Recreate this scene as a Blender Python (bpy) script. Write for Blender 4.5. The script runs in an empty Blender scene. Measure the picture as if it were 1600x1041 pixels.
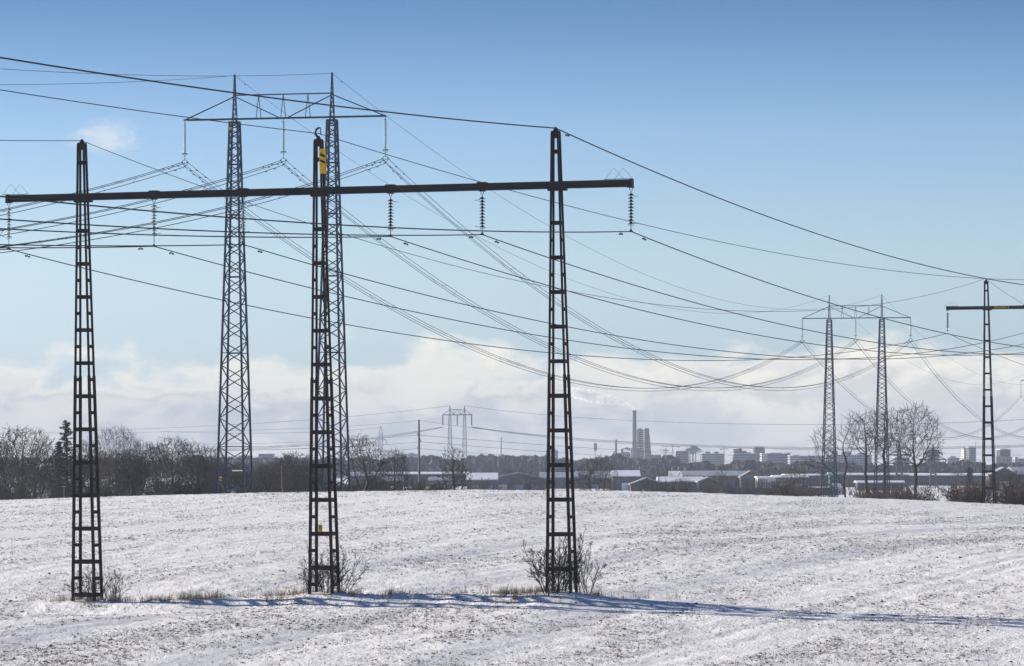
import bpy, math, random
import numpy as np
from mathutils import Vector, Matrix

# ------------------------------------------------------------------ camera
F = 6170.0; CU = 800.0; CV = 715.0        # survey of the view: focal length and horizon in photo pixels
sc = bpy.context.scene
COL = sc.collection
cam_d = bpy.data.cameras.new('camera'); cam = bpy.data.objects.new('camera', cam_d); COL.objects.link(cam)
cam.location = (0, 0, 0); cam.rotation_euler = (math.radians(90), 0, 0)
cam_d.sensor_width = 36; cam_d.lens = 36 * F / 1600; cam_d.shift_y = (CV - 520.5) / 1600
cam_d.clip_start = 0.5; cam_d.clip_end = 20000
sc.camera = cam

# ------------------------------------------------------------------ sky, sun, exposure
SUN_EL = math.radians(15.0)
SUN_AZ = math.atan2(-0.894, 0.447)          # towards the sun: left of and beyond the view
to_sun = Vector((math.cos(SUN_EL) * math.sin(SUN_AZ), math.cos(SUN_EL) * math.cos(SUN_AZ), math.sin(SUN_EL)))
w = bpy.data.worlds.new('World'); sc.world = w; w.use_nodes = True
nt = w.node_tree; nt.nodes.clear()
class NT:
    def __init__(s, t): s.t = t
    def n(s, kind, **kw):
        x = s.t.nodes.new(kind)
        for k, v in kw.items(): setattr(x, k, v)
        return x
    def put(s, sock, v):
        if hasattr(v, 'is_linked') or isinstance(v, bpy.types.NodeSocket): s.t.links.new(v, sock)
        else: sock.default_value = v
    def m(s, op, a, b=None, c=None, clamp=False):
        x = s.n('ShaderNodeMath', operation=op); x.use_clamp = clamp
        for i, v in enumerate((a, b, c)):
            if v is not None: s.put(x.inputs[i], v)
        return x.outputs[0]
    def mix(s, f, a, b, mode='MIX'):
        x = s.n('ShaderNodeMix', data_type='RGBA', blend_type=mode)
        s.put(x.inputs[0], f); s.put(x.inputs[6], a); s.put(x.inputs[7], b)
        return x.outputs[2]
    def ss(s, v, a, b, c=0.0, d=1.0):
        x = s.n('ShaderNodeMapRange', interpolation_type='SMOOTHSTEP')
        s.put(x.inputs[0], v); x.inputs[1].default_value = a; x.inputs[2].default_value = b
        x.inputs[3].default_value = c; x.inputs[4].default_value = d
        return x.outputs[0]
    def noise(s, vec, scale, detail=5, rough=.55, dist=0):
        x = s.n('ShaderNodeTexNoise'); s.put(x.inputs['Vector'], vec)
        x.inputs['Scale'].default_value = scale; x.inputs['Detail'].default_value = detail
        x.inputs['Roughness'].default_value = rough; x.inputs['Distortion'].default_value = dist
        return x.outputs['Fac']
    def ramp(s, v, stops):
        x = s.n('ShaderNodeValToRGB'); s.put(x.inputs[0], v); e = x.color_ramp.elements
        while len(e) > 1: e.remove(e[-1])
        e[0].position = stops[0][0]; e[0].color = (*stops[0][1], 1)
        for p, c in stops[1:]:
            q = e.new(p); q.color = (*c, 1)
        return x.outputs[0]
W_ = NT(nt)
sky = W_.n('ShaderNodeTexSky'); sky.sky_type = 'NISHITA'; sky.sun_disc = False
sky.sun_elevation = SUN_EL; sky.sun_rotation = SUN_AZ; sky.altitude = 20
sky.air_density = 1.0; sky.dust_density = 0.6; sky.ozone_density = 2.0
geo = W_.n('ShaderNodeTexCoord').outputs['Generated']
sep = W_.n('ShaderNodeSeparateXYZ'); nt.links.new(geo, sep.inputs[0])
dx, dy, dz = sep.outputs
az = W_.m('ARCTAN2', dx, dy)
el = W_.m('ARCSINE', dz)
# clear-air colour by height above the horizon, as a filter on the physical sky
elr = W_.m('POWER', W_.m('MAXIMUM', W_.m('MULTIPLY', el, 0.63662), 0.0), 0.5)      # 0 horizon .. 1 zenith, square root spread
SKY_TINT = [(0.0, (.27, .37, .66)), (.109, (.270, .362, .635)), (.180, (.280, .335, .490)), (.2306, (.200, .262, .415)),
            (.268, (.098, .156, .278)), (.40, (.065, .115, .21)), (1.0, (.065, .115, .21))]
tint = W_.ramp(elr, SKY_TINT)
clear = W_.mix(1.0, W_.mix(1.0, sky.outputs[0], tint, 'MULTIPLY'), (2.0, 2.0, 2.0, 1), 'MULTIPLY')
# low bank of soft cumulus, a few degrees high, and one small puff
cv = W_.n('ShaderNodeCombineXYZ')
W_.put(cv.inputs[0], W_.m('MULTIPLY', az, 1.0)); W_.put(cv.inputs[1], W_.m('MULTIPLY', el, 1.9)); cv.inputs[2].default_value = 3.7
cvec = cv.outputs[0]
big = W_.noise(cvec, 17.0, 3, .5)
med = W_.noise(cvec, 55.0, 7, .58, .3)
fine = W_.noise(cvec, 150.0, 5, .6)
top = W_.m('ADD', 0.0265, W_.m('MULTIPLY', W_.m('SUBTRACT', big, 0.5), 0.022))       # cloud top height in radians
edge = W_.m('ADD', W_.m('SUBTRACT', top, el), W_.m('MULTIPLY', W_.m('SUBTRACT', med, 0.5), 0.030))
edge = W_.m('ADD', edge, W_.m('MULTIPLY', W_.m('SUBTRACT', fine, 0.5), 0.006))
cl = W_.ss(edge, -0.0030, 0.0062)
body = W_.ss(med, 0.40, 0.60)
body2 = W_.ss(big, 0.3, 0.62)
shade = W_.m('MULTIPLY', W_.m('ADD', W_.m('MULTIPLY', body, .6), W_.m('MULTIPLY', body2, .4)), 1.0)
CL_DARK = (0.265, 0.285, 0.320, 1); CL_LITE = (0.545, 0.515, 0.450, 1)
shade = W_.m('MAXIMUM', shade, W_.m('MULTIPLY', W_.ss(edge, .011, .002), .95))
ccol = W_.mix(shade, CL_DARK, CL_LITE)
# thin veil under and between
veil = W_.ss(el, 0.022, 0.0, 0.0, 0.5)
cover = W_.m('MULTIPLY', W_.m('MAXIMUM', W_.m('MULTIPLY', cl, 0.97), veil), 1.0, clamp=True)
# small puff left of the brown mast
pu = W_.m('DIVIDE', W_.m('ADD', az, 0.1025), 0.0105); pv = W_.m('DIVIDE', W_.m('SUBTRACT', el, 0.0805), 0.0058)
pr_ = W_.m('SQRT', W_.m('ADD', W_.m('MULTIPLY', pu, pu), W_.m('MULTIPLY', pv, pv)))
puff = W_.m('SUBTRACT', W_.m('ADD', 1.0, W_.m('MULTIPLY', W_.m('SUBTRACT', fine, 0.5), 1.6)), pr_)
puff = W_.m('MULTIPLY', W_.ss(puff, 0.0, 1.0), W_.m('GREATER_THAN', dy, 0.0))
# clouds are given in final radiance: divide by the background strength
SKY_STRENGTH = 0.10
out1 = W_.mix(cover, clear, W_.mix(1.0, ccol, (1 / SKY_STRENGTH,) * 3 + (1,), 'MULTIPLY'))
out2 = W_.mix(W_.m('MULTIPLY', puff, 0.5), out1, (0.46 / SKY_STRENGTH, 0.45 / SKY_STRENGTH, 0.44 / SKY_STRENGTH, 1))
bg = W_.n('ShaderNodeBackground'); nt.links.new(out2, bg.inputs[0]); bg.inputs[1].default_value = SKY_STRENGTH
wo = W_.n('ShaderNodeOutputWorld'); nt.links.new(bg.outputs[0], wo.inputs[0])

sd = bpy.data.lights.new('sun', 'SUN'); so = bpy.data.objects.new('sun', sd); COL.objects.link(so)
sd.energy = 5.0; sd.angle = math.radians(0.5); sd.color = (1.0, 0.92, 0.82)
so.rotation_euler = (-to_sun).to_track_quat('-Z', 'Y').to_euler(); so.location = to_sun * 400
sc.view_settings.view_transform = 'Standard'; sc.view_settings.look = 'None'
sc.view_settings.exposure = 1.08; sc.view_settings.gamma = 1.0; sc.view_settings.use_curve_mapping = False
sc.cycles.volume_bounces = 6; sc.cycles.max_bounces = 8; sc.cycles.diffuse_bounces = 2
sc.cycles.use_denoising = True

rnd = random.Random(7)
# ------------------------------------------------------------------ helpers
def W(u, v, Y):
    "world point on the sight line of photo pixel (u, v) at distance Y"
    return Vector(((u - CU) / F * Y, Y, (CV - v) / F * Y))

def mesh_from(name, V, Fc, mat=None, smooth=False):
    me = bpy.data.meshes.new(name); me.from_pydata([tuple(v) for v in V], [], Fc)
    if mat is not None:
        for m_ in (mat if isinstance(mat, (list, tuple)) else [mat]): me.materials.append(m_)
    if smooth: me.polygons.foreach_set('use_smooth', [True] * len(me.polygons))
    me.update(); return me

def mesh_np(name, V, Tri, mat=None, smooth=False):
    V = np.asarray(V, np.float32); Tri = np.asarray(Tri, np.int32); k = Tri.shape[1]
    me = bpy.data.meshes.new(name); me.vertices.add(len(V)); me.vertices.foreach_set('co', V.ravel())
    me.loops.add(Tri.size); me.loops.foreach_set('vertex_index', Tri.ravel())
    me.polygons.add(len(Tri)); me.polygons.foreach_set('loop_start', np.arange(0, Tri.size, k, dtype=np.int32))
    me.polygons.foreach_set('loop_total', np.full(len(Tri), k, np.int32))
    if smooth: me.polygons.foreach_set('use_smooth', np.ones(len(Tri), bool))
    if mat is not None: me.materials.append(mat)
    me.update(calc_edges=True); me.validate(); return me

def link(name, data, parent=None, mtx=None, kind=None, label=None):
    o = bpy.data.objects.new(name, data); COL.objects.link(o)
    if parent is not None: o.parent = parent
    if mtx is not None: o.matrix_basis = mtx
    if kind: o['kind'] = kind
    if label: o['label'] = label
    return o

def tag(o, label, cat, group=None, kind=None):
    o['label'] = label; o['category'] = cat
    if group: o['group'] = group
    if kind: o['kind'] = kind
    return o

def thing(name, loc, label, cat, group=None):
    o = link(name, None); o.location = loc; o.empty_display_size = .5
    return tag(o, label, cat, group)

def copy_tree(o, loc, label, parent=None, mtx=None):
    c = o.copy(); COL.objects.link(c)
    if parent is None:
        c.location = loc; c['label'] = label
    else: c.parent = parent
    for ch in o.children: copy_tree(ch, None, None, c)
    return c

class MB:
    def __init__(s): s.V = []; s.F = []
    def add(s, V, Fc):
        b = len(s.V); s.V += [Vector(v) for v in V]; s.F += [tuple(i + b for i in f) for f in Fc]; return s
    def box(s, c, size, rz=0.0, tilt=0.0):
        hx, hy, hz = [a / 2 for a in size]; c = Vector(c)
        R = Matrix.Rotation(rz, 3, 'Z') @ Matrix.Rotation(tilt, 3, 'Y')
        return s.add([c + R @ Vector((x, y, z)) for x in (-hx, hx) for y in (-hy, hy) for z in (-hz, hz)],
                     [(0, 1, 3, 2), (4, 6, 7, 5), (0, 4, 5, 1), (2, 3, 7, 6), (0, 2, 6, 4), (1, 5, 7, 3)])
    def bar(s, p, q, w, h=None, side=None):
        p = Vector(p); q = Vector(q); h = h or w; d = (q - p).normalized()
        a = (side if side is not None else Vector((0, 0, 1)) if abs(d.z) < .9 else Vector((1, 0, 0)))
        x = d.cross(a).normalized() * w / 2; y = d.cross(x).normalized() * h / 2
        return s.add([p - x - y, p + x - y, p + x + y, p - x + y, q - x - y, q + x - y, q + x + y, q - x + y],
                     [(3, 2, 1, 0), (4, 5, 6, 7), (0, 1, 5, 4), (1, 2, 6, 5), (2, 3, 7, 6), (3, 0, 4, 7)])
    def tube(s, pts, rad, n=5, cap=True):
        pts = [Vector(p) for p in pts]
        if not hasattr(rad, '__len__'): rad = [rad] * len(pts)
        b = len(s.V); ref = None
        for i, p in enumerate(pts):
            d = (pts[min(i + 1, len(pts) - 1)] - pts[max(i - 1, 0)])
            if d.length < 1e-9: d = Vector((0, 0, 1))
            d.normalize()
            if ref is None: ref = Vector((0, 0, 1)) if abs(d.z) < .8 else Vector((1, 0, 0))
            x = d.cross(ref).normalized(); y = d.cross(x)
            for k in range(n):
                a = 2 * math.pi * k / n; s.V.append(p + (x * math.cos(a) + y * math.sin(a)) * rad[i])
        for i in range(len(pts) - 1):
            for k in range(n):
                s.F.append((b + i * n + k, b + i * n + (k + 1) % n, b + (i + 1) * n + (k + 1) % n, b + (i + 1) * n + k))
        if cap:
            s.F.append(tuple(b + k for k in range(n))[::-1]); s.F.append(tuple(b + (len(pts) - 1) * n + k for k in range(n)))
        return s
    def lathe(s, prof, c=(0, 0, 0), n=12):
        c = Vector(c); b = len(s.V)
        for r, z in prof:
            for k in range(n):
                a = 2 * math.pi * k / n; s.V.append(c + Vector((r * math.cos(a), r * math.sin(a), z)))
        for i in range(len(prof) - 1):
            for k in range(n):
                s.F.append((b + i * n + k, b + i * n + (k + 1) % n, b + (i + 1) * n + (k + 1) % n, b + (i + 1) * n + k))
        s.F.append(tuple(b + k for k in range(n))[::-1]); s.F.append(tuple(b + (len(prof) - 1) * n + k for k in range(n)))
        return s
    def prism(s, poly, d0, d1):
        "poly in (x, z); extruded along y from d0 to d1"
        n = len(poly)
        return s.add([(x, d0, z) for x, z in poly] + [(x, d1, z) for x, z in poly],
                     [tuple(range(n)), tuple(range(n, 2 * n))[::-1]] + [((i + 1) % n, i, n + i, n + (i + 1) % n) for i in range(n)])
    def mesh(s, name, mat, smooth=False): return mesh_from(name, s.V, s.F, mat, smooth)
    def obj(s, name, mat, parent=None, smooth=False, kind=None, label=None, off=None):
        if off is not None: s.V = [v - off for v in s.V]
        return link(name, s.mesh(name, mat, smooth), parent, kind=kind, label=label)

# value noise
def vnoise(x, y, seed=0):
    x = np.asarray(x, float); y = np.asarray(y, float)
    xi = np.floor(x).astype(np.int64); yi = np.floor(y).astype(np.int64); fx = x - xi; fy = y - yi
    fx = fx * fx * (3 - 2 * fx); fy = fy * fy * (3 - 2 * fy)
    def h(a, b):
        n = (a * 374761393 + b * 668265263 + seed * 974634777) & 0xffffffff
        n = ((n ^ (n >> 13)) * 1274126177) & 0xffffffff
        return ((n ^ (n >> 16)) & 0xffff) / 65535.0
    return (h(xi, yi) * (1 - fx) + h(xi + 1, yi) * fx) * (1 - fy) + (h(xi, yi + 1) * (1 - fx) + h(xi + 1, yi + 1) * fx) * fy
def fbm(x, y, seed=0, oct=4):
    a = .5; s_ = 0; t = 0
    for i in range(oct):
        s_ = s_ + a * vnoise(x * 2 ** i, y * 2 ** i, seed + i * 13); t += a; a *= .5
    return s_ / t - .5
def sstep(x, a, b):
    t = np.clip((np.asarray(x, float) - a) / (b - a), 0, 1); return t * t * (3 - 2 * t)

# ------------------------------------------------------------------ materials
def mat(name, col, rough=.7, metal=0.0, var=0.0, vscale=3.0, bump=0.0, bscale=20.0, col2=None, spec=0.3, stretch=None, world=False):
    m_ = bpy.data.materials.new(name); m_.use_nodes = True; t = m_.node_tree; N = NT(t)
    b = t.nodes['Principled BSDF']; b.inputs['Roughness'].default_value = rough; b.inputs['Metallic'].default_value = metal
    b.inputs['Specular IOR Level'].default_value = spec
    b.inputs['Base Color'].default_value = (*col, 1)
    tc = N.n('ShaderNodeNewGeometry').outputs['Position'] if world else N.n('ShaderNodeTexCoord').outputs['Object']
    if stretch:
        mp = N.n('ShaderNodeMapping'); t.links.new(tc, mp.inputs[0]); mp.inputs['Scale'].default_value = stretch; tc = mp.outputs[0]
    if var or col2:
        f = N.noise(tc, vscale, 5, .6)
        c2 = col2 or tuple(c * (1 - var) for c in col)
        t.links.new(N.mix(N.ss(f, .35, .65), (*col, 1), (*c2, 1)), b.inputs['Base Color'])
    if bump:
        bp = N.n('ShaderNodeBump'); bp.inputs['Strength'].default_value = bump; bp.inputs['Distance'].default_value = .02
        t.links.new(N.noise(tc, bscale, 4), bp.inputs['Height']); t.links.new(bp.outputs[0], b.inputs['Normal'])
    return m_
M = {}
M['rust'] = mat('weathered_brown_steel', (.010, .0095, .010), .7, .0, vscale=1.3, col2=(.034, .018, .013), bump=.3, world=True, spec=.25)
M['beam'] = mat('dark_beam_steel', (.018, .025, .034), .55, .2, vscale=.9, col2=(.036, .028, .024), bump=.2, world=True)
M['galv'] = mat('galvanised_steel', (.038, .062, .098), .6, .3, vscale=.9, col2=(.018, .030, .052), bump=.15)
M['galv_dark'] = mat('dull_galvanised_steel', (.04, .045, .06), .6, .3, vscale=.8, col2=(.08, .09, .1))
M['wire'] = mat('aluminium_wire', (.020, .022, .026), .6, .2)
M['hard'] = mat('cast_fittings', (.02, .02, .024), .6, .2)
M['glass'] = mat('green_white_glass', (.30, .37, .36), .15, 0, spec=.8)
M['porc'] = mat('brown_porcelain', (.022, .016, .015), .35, 0, spec=.4)
M['yellow'] = mat('yellow_sign_paint', (.85, .50, .012), .5, 0, vscale=4, col2=(.70, .40, .01))
M['black'] = mat('black_paint', (.015, .013, .016), .5)
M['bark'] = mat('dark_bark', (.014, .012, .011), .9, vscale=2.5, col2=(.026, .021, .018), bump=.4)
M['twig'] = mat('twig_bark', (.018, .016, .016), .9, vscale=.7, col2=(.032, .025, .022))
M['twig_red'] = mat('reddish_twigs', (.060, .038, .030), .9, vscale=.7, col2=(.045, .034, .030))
M['birch'] = mat('birch_bark', (.20, .19, .17), .8, vscale=3, col2=(.12, .11, .10))
M['needle'] = mat('conifer_needles', (.016, .028, .020), .9, vscale=1, col2=(.028, .042, .028))
M['dry'] = mat('dry_grass', (.34, .27, .17), .9, vscale=2.0, col2=(.14, .105, .07))
M['stub'] = mat('winter_stubble', (.20, .155, .11), .95, vscale=1.5, col2=(.10, .08, .065))
M['soil'] = mat('dark_soil', (.085, .068, .055), .95, vscale=1.5, col2=(.055, .05, .05))
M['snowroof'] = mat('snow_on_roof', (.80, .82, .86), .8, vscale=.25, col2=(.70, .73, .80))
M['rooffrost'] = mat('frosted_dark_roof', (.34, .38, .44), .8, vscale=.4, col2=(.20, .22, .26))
M['wood_far'] = mat('far_woodland', (.034, .033, .036), .95, vscale=.05, col2=(.055, .048, .047))
def wallm(n, c, var=.25, s=.12): return mat(n, c, .8, vscale=s, var=var)
M['w_grey'] = wallm('grey_render', (.11, .115, .12), .45, .5); M['w_light'] = wallm('pale_render', (.38, .38, .38))
M['w_white'] = wallm('white_render', (.60, .58, .54)); M['w_brick'] = wallm('red_brown_brick', (.055, .028, .025))
M['w_dark'] = wallm('dark_cladding', (.045, .048, .055), .4, .5); M['w_blue'] = wallm('blue_grey_cladding', (.12, .15, .18), .4, .5)
M['w_purple'] = wallm('brown_violet_brick', (.065, .048, .052)); M['w_green'] = wallm('green_cladding', (.045, .11, .10))
M['w_conc'] = wallm('concrete', (.26, .27, .28)); M['w_concdark'] = wallm('dark_concrete', (.13, .14, .15))
M['pane'] = mat('window_glass', (.04, .05, .065), .15, 0, spec=.6)
M['trim'] = mat('white_trim', (.65, .65, .64), .6)
M['redtrim'] = mat('red_trim', (.22, .05, .04), .6)

# snow ground
def ground_mat():
    m_ = bpy.data.materials.new('snowy_field'); m_.use_nodes = True; t = m_.node_tree; N = NT(t)
    b = t.nodes['Principled BSDF']; b.inputs['Roughness'].default_value = .75; b.inputs['Specular IOR Level'].default_value = .25
    tc = N.n('ShaderNodeTexCoord').outputs['Object']
    mp = N.n('ShaderNodeMapping'); t.links.new(tc, mp.inputs[0]); mp.inputs['Rotation'].default_value = (0, 0, math.radians(20))
    mp.inputs['Scale'].default_value = (1.0, .45, 1.0); r = mp.outputs[0]
    broad = N.noise(r, .16, 4, .6); mid = N.noise(r, 1.1, 4, .6); fin = N.noise(tc, 5.5, 4, .65); vf = N.noise(tc, 13, 3, .6)
    th = N.m('ADD', N.m('MULTIPLY', fin, .60), N.m('ADD', N.m('MULTIPLY', mid, .28), N.m('MULTIPLY', broad, .34)))
    bare = N.ss(th, .665, .74)
    snow = N.mix(N.ss(mid, .3, .7), (.93, .92, .905, 1), (.875, .87, .865, 1))
    soil = N.mix(N.ss(vf, .4, .6), (.20, .165, .13, 1), (.36, .31, .26, 1))
    t.links.new(N.mix(N.m('MULTIPLY', bare, .5), snow, soil), b.inputs['Base Color'])
    hgt = N.m('ADD', N.m('MULTIPLY', fin, .65), N.m('ADD', N.m('MULTIPLY', vf, .36), N.m('MULTIPLY', mid, .6)))
    bp = N.n('ShaderNodeBump'); bp.inputs['Strength'].default_value = 1.0; bp.inputs['Distance'].default_value = .17
    t.links.new(hgt, bp.inputs['Height']); t.links.new(bp.outputs[0], b.inputs['Normal'])
    return m_
M['ground'] = ground_mat()

# ------------------------------------------------------------------ the survey: brown pylon P1, its line, the 400 kV line
L1 = Vector((-24.6286, 193.5778, 12.6596)); R1 = Vector((5.6791, 182.5, 12.6596))
BU = (R1 - L1).normalized(); BN = Vector((-BU.y, BU.x, 0))          # along the beam; away from the camera
LEN = (R1 - L1).length
V1 = W(1480, 482, 390) - L1
MT = [4.05, 16.54, 28.51]                                            # mast positions along the beam
MTOP = [15.42, 15.25, 15.31]; MBASE = [-6.95, -6.43, -6.20]
mastp = [L1 + BU * t for t in MT]

PROF = [(-300, -10.6), (0, -9.9), (90, -9.5), (150, -8.05), (165, -7.6), (186, -6.62), (240, -4.9), (300, -3.42), (335, -2.80), (350, -2.82), (375, -3.55), (400, -4.6),
        (460, -5.9), (550, -7.5), (700, -8.5), (900, -9.3), (1500, -10.1), (2000, -10.1), (2400, -9), (3200, -7), (4200, -5.5), (9100, -4)]
_px = np.array([p[0] for p in PROF], float); _pz = np.array([p[1] for p in PROF], float)
def prof(D):
    D = np.asarray(D, float); wdt = np.clip(np.abs(D) * .03, 1.5, 40)
    return (np.interp(D - wdt, _px, _pz) + np.interp(D, _px, _pz) * 2 + np.interp(D + wdt, _px, _pz)) / 4
PIN = [-.4, -1.0, -.84, -.10, .24, .10, 0]
def ground(x, y, micro=True):
    x = np.asarray(x, float); y = np.asarray(y, float)
    z = prof(y)
    u = x / np.maximum(y, 60) * F + CU
    dv = np.interp(u, [-600, 0, 250, 500, 750, 1000, 1250, 1400, 1600, 2300], [26, 15, 8.5, 3.2, 0, 2.6, 10, 14.5, 23, 40])
    z = z - dv / F * 340 * sstep(y, 215, 330) * (1 - sstep(y, 430, 700))
    # bank and mounds along the mast line
    s_ = (x - mastp[1].x) * BN.x + (y - mastp[1].y) * BN.y
    t_ = (x - L1.x) * BU.x + (y - L1.y) * BU.y
    fade = sstep(t_, -8, 2) * (1 - sstep(t_, 30, 38))
    wob = fbm(t_ * .22, 3.1 + t_ * 0, 5, 3)
    z = z - .30 * (1 - sstep(s_ + wob * 1.4, -2.6, -.5)) * fade * (1 - sstep(-s_, 4, 22))
    z = z + .16 * np.exp(-((s_ + .1 + wob) / .7) ** 2) * fade
    z = z + np.interp(t_, [-40, -8, 4.05, 16.54, 28.51, 36, 60], PIN) * np.exp(-((s_ + 1) / 9) ** 2)
    for m_, b_ in zip(mastp, MBASE):
        z = z + .13 * np.exp(-(((x - m_.x) ** 2 + (y - m_.y) ** 2) / 1.6 ** 2))
    # gentle rolls, wheel tracks parallel to the line, crumbly snow
    near = (1 - sstep(y, 420, 700))
    z = z + near * .30 * fbm(x / 17, y / 26, 1, 3)
    c_ = x * math.cos(math.radians(20.5)) - y * math.sin(math.radians(20.5)) + 1.2 * fbm(x / 30, y / 30, 9, 2)
    for w0, dpt in ((16.0, .022), (17.9, .022)):
        q = np.mod(c_ + 3.0, 16.0); cc = 0 if w0 == 16 else 1.9
        z = z - near * dpt * np.exp(-((q - 1 - cc) / .28) ** 2)
    if micro:
        hi = near * (1 - sstep(np.abs(x), 60, 90))
        z = z + hi * (.085 * fbm(x / 1.3, y / 1.9, 21, 3) + .05 * fbm(x / .45, y / .55, 33, 2) + .008 * np.sin(c_ * 2 * math.pi / 1.5) * (.4 + 1.2 * np.clip(fbm(x / 6, y / 9, 55, 2) + .4, 0, 1)))
    return z
def gz(x, y): return float(ground(x, y))

def lines(dense0, dense1, step, out0, out1, grow=1.16):
    a = list(np.arange(dense0, dense1 + 1e-6, step)); s_ = step
    p = dense1
    while p < out1: s_ *= grow; p += s_; a.append(min(p, out1))
    s_ = step; p = dense0
    while p > out0: s_ *= grow; p -= s_; a.append(max(p, out0))
    return np.unique(np.round(a, 4))
gx = lines(-47, 47, .22, -2500, 2500); gy = lines(146, 352, .30, -280, 9000, 1.05)
X, Y = np.meshgrid(gx, gy); Z = ground(X, Y)
nx, ny = len(gx), len(gy)
idx = np.arange(nx * ny).reshape(ny, nx)
Q = np.stack([idx[:-1, :-1], idx[:-1, 1:], idx[1:, 1:], idx[1:, :-1]], -1).reshape(-1, 4)
g = link('ground', mesh_np('ground', np.stack([X, Y, Z], -1).reshape(-1, 3), Q, M['ground'], True), kind='structure')
g['label'] = 'snow-dusted stubble field rising to a low crest'

# ------------------------------------------------------------------ brown portal pylon
UNIT = {}
def unit_bar(key):
    if key not in UNIT:
        UNIT[key] = MB().box((0, 0, .5), (1, 1, 1)).mesh('bar', M[key])
    return UNIT[key]
def bar_part(name, key, p, q, w, h, side, parent, off):
    "a straight bar p-q as an object that shares the unit mesh; w across `side`, h along it"
    p = Vector(p) - off; q = Vector(q) - off; d = q - p; L = d.length; d.normalize()
    y = Vector(side); y = (y - d * y.dot(d)).normalized(); x = y.cross(d)
    mm = Matrix(((x.x * w, y.x * h, d.x * L, p.x), (x.y * w, y.y * h, d.y * L, p.y), (x.z * w, y.z * h, d.z * L, p.z), (0, 0, 0, 1)))
    return link(name, unit_bar(key), parent, mm)

def horns(mb, s, top, bot):
    for z, sg, up in ((top, s, -1), (bot, s, 1)):
        mb.tube([(0, 0, z), (sg * .08, 0, z - up * .02), (sg * .13, 0, z + up * .10), (sg * .22, 0, z + up * .10), (sg * .36, 0, z + up * .12)], .012, 5)
        mb.tube([(0, 0, z), (-sg * .12, 0, z + up * .05), (-sg * .17, 0, z + up * .05)], .012, 5)

def make_string(kind, length, label):
    r = thing('insulator_string', (0, 0, 0), label, 'insulator', 'insulator strings hanging from the brown pylons')
    m1 = MB(); m1.box((0, 0, -.02), (.26, .30, .04)); m1.tube([(-.07, 0, 0), (-.06, 0, -.14), (0, 0, -.20), (.06, 0, -.14), (.07, 0, 0)], .018, 6)
    m1.tube([(0, 0, -.18), (0, 0, -.30)], .02, 6); m1.obj('hanger', M['hard'], r)
    n = 10; z0 = -.36; st = .146
    prof_ = [(.025, .06), (.06, .055), (.065, .02), (.07, .012), (.145, -.018), (.150, -.034), (.12, -.036), (.085, -.022), (.03, -.03), (.022, -.085)]
    dm = MB().lathe(prof_, n=12).mesh('disc', M[kind], True)
    for i in range(n): link('disc', dm, r, Matrix.Translation((0, 0, z0 - i * st)))
    zb = z0 - n * st + .05
    m2 = MB(); horns(m2, 1 if kind == 'glass' or rnd.random() < .5 else -1, -.33, zb - .02); m2.obj('arcing_horn', M['hard'], r)
    m3 = MB(); m3.tube([(0, 0, zb + .03), (0, 0, -length + .05)], .016, 6)
    m3.obj('link_rod', M['hard'], r)
    m4 = MB(); m4.tube([(-.02, -.17, -length - .01), (0, -.09, -length + .015), (0, 0, -length + .03), (0, .09, -length + .015), (.02, .17, -length - .01)], [.03, .05, .06, .05, .03], 8)
    m4.box((0, 0, -length + .06), (.05, .10, .10)); m4.obj('wire_clamp', M['hard'], r)
    return r

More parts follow.
